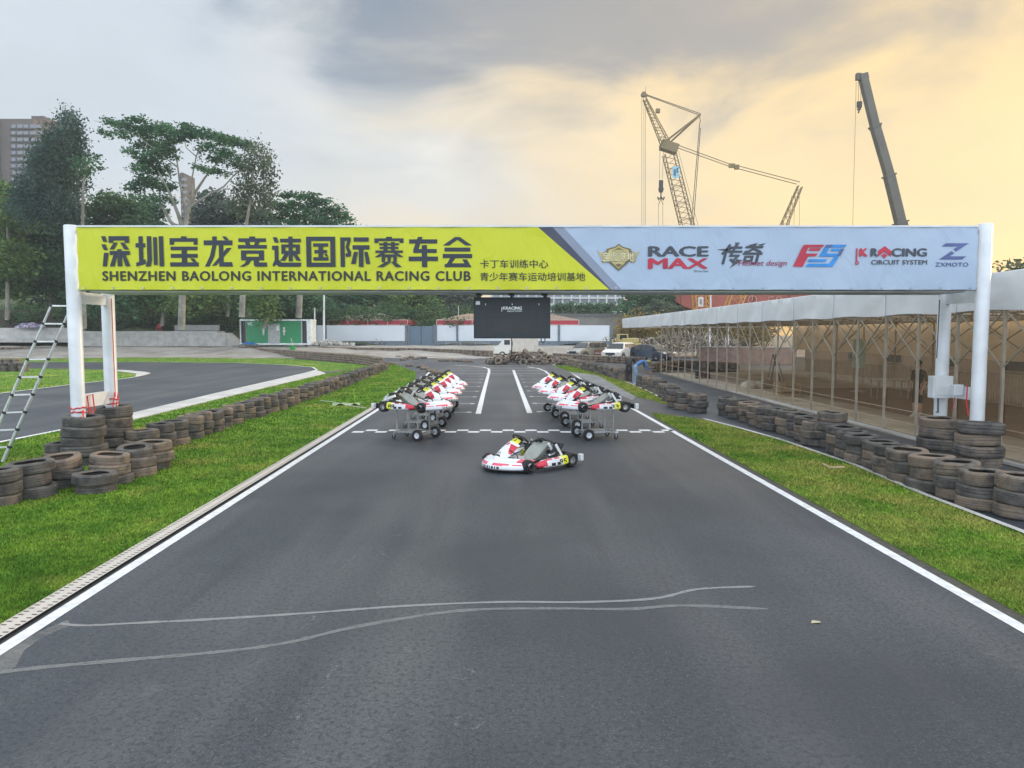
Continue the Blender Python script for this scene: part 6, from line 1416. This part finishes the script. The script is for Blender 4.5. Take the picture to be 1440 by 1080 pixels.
b = MB(); slab(b, 388, 458, 392.5, 465, YB - .04, .03); b.build('basin_mirror', M_fr, cb, world=True)
b = MB()
for cx in (370.5, 399.5):
    c = P(cx, 461.5, YB - .02); b.lathe([(0, 0), (.13, 0), (.13, .03), (0, .03)], 12, Matrix.Translation(c) @ Matrix.Rotation(R(90), 4, 'X'))
    slab(b, cx - 1.2, 463.3, cx + 1.2, 468, YB - .02, .05); slab(b, cx - 2.4, 465 if cx > 390 else 463.5, cx + 2.4, 466.3 if cx > 390 else 464.8, YB - .03, .05); slab(b, cx - 1, 468, cx - .2, 471.5, YB - .02, .05); slab(b, cx + .2, 468, cx + 1, 471.5, YB - .02, .05)
text_in(b, 'WC', (348, 453, 355, 458), YB + .05, bold=.04); b.build('signs', mat('sign_white', (.6, .6, .58)), cb, world=True)
tr = thing('tarpaulin', 'bright blue tarpaulin draped in a low mound before the green cabin', 'tarpaulin', P(351, 485, YB - 1.2))
b = MB(); rows = []
for j in range(7):
    v = j / 6; rows.append([(-.95 + 1.9 * i / 14, -.6 + 1.2 * v, max(0, .34 * math.sin(math.pi * i / 14) ** .7 * math.sin(math.pi * min(1, v * .9 + .1)) + .03 * math.sin(i * 2.1 + j))) for i in range(15)])
b.grid(rows); b.build('sheet', mat('blue_tarp', (.02, .13, .42), .5), tr, smooth=True)
bi = thing('bin', 'green plastic bin standing on the tyre wall before the cabin', 'bin', P(411.5, 494.5, 82)); M_gb = mat('bin_green', (.02, .28, .07), .5)
b = MB(); b.lathe([(0, 0), (.27, 0), (.34, .62), (.30, .62), (.26, .04), (0, .04)], 16); b.build('bucket', M_gb, bi, smooth=True)
b = MB(); b.lathe([(.34, .60), (.385, .60), (.385, .68), (.34, .68)], 16, None, 0, True); b.build('rim', M_gb, bi); b = MB(); b.tube([(.1, 0, .5), (-.15, 0, 1.5)], .02, 5); b.build('stick', M_white, bi)
rb = thing('rubble', 'heap of pale broken stone at the foot of the white posts', 'rubble', P(462, 485, 87)); b = MB()
for i in range(110):
    x = random.gauss(0, 1.3); s_ = random.uniform(.1, .3); b.box((x, random.uniform(-.4, .4), max(.05, random.random() * .5 * math.exp(-x * x / 3))), (s_ * 1.4, s_, s_ * .8), Euler((random.random() * 3, random.random() * 3, random.random() * 3)).to_matrix())
b.build('stones', mat('pale_rubble', (.45, .43, .40), .9, var=.25), rb); rb['kind'] = 'stuff'
hp = thing('cloth_heap', 'crumpled heap of purple and white cloth on the terrace', 'cloth', P(42, 461, YW + 3)); bm = bmesh.new(); bmesh.ops.create_icosphere(bm, subdivisions=4, radius=1); bm.verts.index_update()
b = MB(); b.add([Vector((v.co.x * 1.7 * (1 + .2 * math.sin(v.co.y * 9)), v.co.y * .6, max(0, v.co.z * .55 * (1 + .35 * math.sin(v.co.x * 8) * math.cos(v.co.y * 7))) )) for v in bm.verts], [[v.index for v in f.verts] for f in bm.faces], [random.choice((0, 0, 1)) for f in bm.faces]); bm.free(); b.build('cloth', [mat('purple_cloth', (.18, .14, .26), .9, var=.3), mat('white_cloth', (.5, .48, .5), .9)], hp, smooth=True)
ps = thing('plastic_sheet', 'crumpled strip of pale plastic with a thin white cord on the left lawn', 'plastic strip', G(486, 571)); b = MB(); a_ = G(450, 565); c_ = G(515, 576); o_ = Vector(ps.location)
b.tube([a_ + Vector((0, 0, .05)), (a_ + o_) / 2 + Vector((0, .1, .06)), o_ + Vector((0, 0, .05)), (o_ + c_) / 2 + Vector((0, -.1, .05)), c_ + Vector((0, 0, .05))], .010, 5); b.build('cord', M_white, ps, world=True)
b = MB(); b.grid([[(x, y, .06 + .05 * math.sin(x * 13 + y * 17)) for x in np.linspace(-.45, .5, 12)] for y in np.linspace(-.18, .18, 6)]); b.build('sheet', mat('pale_plastic', (.30, .38, .22), .4), ps, smooth=True)
sk = thing('stick', 'bent pale stick lying on the right lawn', 'stick', G(1175, 661)); b = MB(); b.tube([G(1157, 656) + Vector((0, 0, .05)), G(1166, 662) + Vector((0, 0, .06)), G(1187, 661) + Vector((0, 0, .05))], [.02, .028, .03], 6); b.build('wood', mat('pale_wood', (.45, .36, .20), .7), sk, world=True)
bc = thing('bicycle', 'thin dark bicycle leaning before the white hoarding', 'bicycle', P(532, 487, YH - .8)); 
for x in (-.5, .5):
    b = MB(); b.tube([(x + .33 * math.cos(a), 0, .34 + .33 * math.sin(a)) for a in [k * math.pi / 10 for k in range(20)]], .025, 5, closed=True)
    for k in range(6): a = k * math.pi / 6; b.bar((x + .32 * math.cos(a), 0, .34 + .32 * math.sin(a)), (x - .32 * math.cos(a), 0, .34 - .32 * math.sin(a)), .008)
    b.build('wheel', K_blk, bc)
b = MB()
for a, c in (((-.5, 0, .34), (-.15, 0, .34)), ((-.15, 0, .34), (-.25, 0, .85)), ((-.5, 0, .34), (-.22, 0, .75)), ((-.15, 0, .34), (.38, 0, .8)), ((-.22, 0, .75), (.38, 0, .85)), ((.5, 0, .34), (.36, 0, 1.0))): b.bar(a, c, .03)
b.build('frame', M_steel, bc); b = MB(); b.bar((.36, -.25, 1.0), (.36, .25, 1.0), .03); b.build('handlebar', M_black, bc); b = MB(); b.rbox((-.25, 0, .9), (.25, .12, .06), .02); b.build('saddle', M_black, bc)
M_galv = mat('railing_grey', (.36, .38, .38), .5, .4)
def zat(Y): return 0.0 if Y < 76 else min(.95, (Y - 76) * .09)
a_, c_ = P(627, 499, 83), P(690, 500, 82); railing('railing', 'pale grey crowd barrier left of the truck below the screen', (a_.x, a_.y, .25), (c_.x, c_.y, .25), 1.2, .05, M_galv, .14, 2.0)
a_, c_ = P(752, 503, 76), P(850, 504, 75); railing('railing', 'dark grey crowd barrier in front of the silver car', (a_.x, a_.y, .05), (c_.x, c_.y, .05), 1.2, .05, M_galv, .14, 2.0)

# ------------------------------------------------------------------ vehicles
M_glass = mat('car_glass', (.03, .035, .04), .08, var=.05); M_lamp = mat('lamp_lens', (.7, .7, .68), .15); M_tail = mat('tail_lens', (.4, .02, .02), .2)
def car(name, label, loc, rz, paint, L=4.6, W=1.85, Hh=1.68, suv=True):
    t = thing(name, label, 'car', loc, rz); hx = L / 2
    belt = Hh * .60
    prof = [(-hx, .45), (-hx + .02, .8), (-hx + .12, belt), (-hx + (.35 if suv else .95), Hh * .93), (-hx + (.8 if suv else 1.4), Hh), (.25, Hh), (.65, Hh * .95), (1.25, belt + .06), (hx - .25, belt - .12), (hx - .04, .72), (hx, .45), (hx - .1, .26), (-hx + .1, .26)]
    rows = []
    for yf in (-1, -.93, -.6, 0, .6, .93, 1):
        row = []
        for x, z in prof:
            k = 1 if z <= belt + .07 else 1 - .30 * (z - belt) / (Hh - belt)
            e = abs(yf) ** 6; row.append((x * (1 - .05 * e), yf * W / 2 * k, z - (.05 * e if z > Hh * .9 else 0)))
        rows.append(row)
    b = MB(); b.grid(rows, 0, close=True); b.poly(rows[0]); b.poly(rows[-1]); b.build('body', paint, t, smooth=True)
    def yk(z): return W / 2 * (1 - .30 * (z - belt) / (Hh - belt))
    for s in (-1, 1):
        x0 = -hx + (.45 if suv else 1.0)
        for xa, xb, xc, xd in ((x0, x0 + .75, x0 + .8, x0 - .1 if suv else x0 + .1), (x0 + .85, .12, .12, x0 + .88), (.2, .52, 1.0, .2)):
            z1, z0 = Hh * .92, belt + .09; b = MB(); b.prism([(xa, s * (yk(z1) + .004), z1), (xb, s * (yk(z1) + .004), z1), (xc, s * (yk(z0) + .004), z0), (xd, s * (yk(z0) + .004), z0)], (0, .012 * s, 0)); b.build('side_window', M_glass, t)
        b = MB(); b.rbox((1.0, s * (W / 2 + .09), belt + .14), (.16, .18, .12), .03); b.build('mirror', paint, t)
        b = MB(); b.rbox((hx - .12, s * W * .37, .74), (.2, .36, .15), .04); b.build('headlight', M_lamp, t)
        b = MB(); b.rbox((-hx + .05, s * W * .39, .85), (.1, .28, .2), .03); b.build('tail_light', M_tail, t)
        for x in (-L * .30, L * .30):
            wh = wheel_bm(.33, .22).build('wheel', K_rub, t, smooth=True); wh.location = (x, s * (W / 2 - .08), .33); rim_bm(.33, .23).build('rim', K_alu, wh, smooth=True)
            b = MB(); b.lathe([(.36, -.02), (.44, -.02), (.44, .012), (.36, .012)], 18, Matrix.Translation((x, s * (W / 2 + .0), .34)) @ Matrix.Rotation(R(90), 4, 'X'), 0, True); b.build('wheel_arch', K_blk, t)
    b = MB(); z1, z0 = Hh * .93, belt + .10; b.prism([(.72, -yk(z1) * .93, z1), (.72, yk(z1) * .93, z1), (1.24, yk(z0) * .93, z0 + .0), (1.24, -yk(z0) * .93, z0 + .0)], (.02, 0, .02)); b.build('windscreen', M_glass, t)
    b = MB(); b.rbox((hx - .02, 0, .66), (.08, W * .5, .2), .03); b.rbox((hx - .03, 0, .4), (.08, W * .7, .12), .03); b.build('grille', K_blk, t)
    b = MB(); b.box((hx + .025, 0, .52), (.02, .44, .13)); b.build('number_plate', mat('plate_blue', (.06, .09, .18), .4), t)
    return t
P_sil = mat('paint_silver', (.34, .33, .30), .25, .6, .05, 1); P_wht = mat('paint_white', (.68, .66, .60), .25, var=.04); P_drk = mat('paint_dark_blue', (.03, .045, .07), .2, .2, .1, 1); P_yel = mat('paint_yellow', (.42, .34, .12), .4, var=.1)
car('parked_car', 'silver car parked behind the barrier left of the white one', G(827, 504), R(222), P_sil); car('parked_car', 'white car facing the track between the silver and dark cars', G(872, 506.5), R(238), P_wht); car('parked_car', 'dark blue car parked right of the white one by the scrap heap', G(914, 507), R(312), P_drk, 4.5, 1.8, 1.5, False)
lo = thing('loader', 'yellow loader truck standing behind the white parked car', 'loader', P(882, 500, 74)); b = MB(); b.rbox((0, 0, 1.0), (2.6, 1.6, .5), .08); b.rbox((.2, 0, 1.5), (1.7, 1.4, .5), .1); b.build('body', P_yel, lo)
b = MB(); b.rbox((-.5, 0, 1.75), (1.0, 1.3, .8), .08); b.build('cab', P_yel, lo); b = MB(); b.box((-.5, -.66, 1.85), (.7, .02, .45)); b.build('cab_window', M_glass, lo)
for x in (-.9, .9):
    for s in (-1, 1): w_ = wheel_bm(.45, .3).build('wheel', K_rub, lo, smooth=True); w_.location = (x, .75 * s, .45)
tk_ = thing('truck', 'white box truck parked behind the tyre heap below the screen', 'truck', P(725, 503, 79)); M_box = mat('box_cream', (.55, .50, .43), .6, var=.06)
b = MB(); b.rbox((1.05, 0, 1.62), (2.7, 1.75, 1.95), .04); b.build('cargo_box', M_box, tk_)
b = MB(); b.prism([(-2.3, -.85, .45), (-.4, -.85, .45), (-.4, -.85, 2.05), (-1.2, -.85, 2.05), (-1.85, -.85, 1.3), (-2.3, -.85, 1.2)], (0, 1.7, 0)); b.build('cab', P_wht, tk_)
b = MB(); b.prism([(-1.23, -.74, 1.98), (-1.23, .74, 1.98), (-1.84, .74, 1.36), (-1.84, -.74, 1.36)], (-.03, 0, .02)); b.build('windscreen', mat('pale_glass', (.25, .30, .33), .1), tk_)
b = MB(); b.box((-.9, -.86, 1.65), (.6, .02, .5)); b.build('side_window', M_glass, tk_); b = MB(); b.box((-2.32, 0, .85), (.04, 1.3, .25)); b.build('grille', K_blk, tk_)
for s in (-1, 1): b = MB(); b.rbox((-2.31, .6 * s, 1.05), (.06, .3, .16), .03); b.build('headlight', M_lamp, tk_)
for x in (-1.4, 1.4):
    for s in (-1, 1): w_ = wheel_bm(.36, .22).build('wheel', K_rub, tk_, smooth=True); w_.location = (x, .75 * s, .36); rim_bm(.36, .22).build('rim', K_alu, w_)
b = MB(); b.box((.5, 0, .55), (4.2, .9, .2)); b.build('chassis', K_blk, tk_)
cs = thing('storage_case', 'brown slatted case standing between the silver and white cars', 'case', G(842, 505)); b = MB(); b.rbox((0, 0, .5), (.9, .5, .9), .03); b.build('body', mat('case_brown', (.16, .07, .04), .6), cs); b = MB()
for z in (.3, .6): b.box((0, -.26, z), (.86, .02, .06))
b.build('strap', mat('strap_pale', (.5, .45, .4), .6), cs)
fw = thing('block_wall', 'low pinkish brown block wall beyond the canopy posts', 'wall', P(1045, 512, 60)); b = MB(); A_, B_ = P(982, 515, 62), P(1120, 519, 60); b.prism([(A_.x, 62, 0), (B_.x, 60, 0), (B_.x, 60.3, 0), (A_.x, 62.3, 0)], (0, 0, 1.35)); b.build('wall_face', mat('pink_brick', (.26, .17, .145), .9, col2=(.34, .25, .21), scale=2.5), fw, world=True)
b = MB(); b.prism([(A_.x, 61.95, 1.35), (B_.x, 59.95, 1.35), (B_.x, 60.35, 1.35), (A_.x, 62.35, 1.35)], (0, 0, .08)); b.build('coping', M_conc_l, fw, world=True)

# ------------------------------------------------------------------ HAZE: the hazy evening air
hz_ = MB(); hz_.box((0, 175, 30), (520, 390, 63))
hm_ = bpy.data.materials.new('hazy_air'); hm_.use_nodes = True; n, l = nodes_of(hm_.node_tree); n.remove(n['Principled BSDF'])
pv = n.new('ShaderNodeVolumePrincipled'); pv.inputs['Color'].default_value = (.80, .90, .96, 1); pv.inputs['Density'].default_value = .0006; pv.inputs['Anisotropy'].default_value = .2
l.new(pv.outputs[0], n['Material Output'].inputs['Volume'])
ho = hz_.build('haze', hm_); tag(ho, 'thin pale evening haze over the whole place', 'haze', kind='stuff')
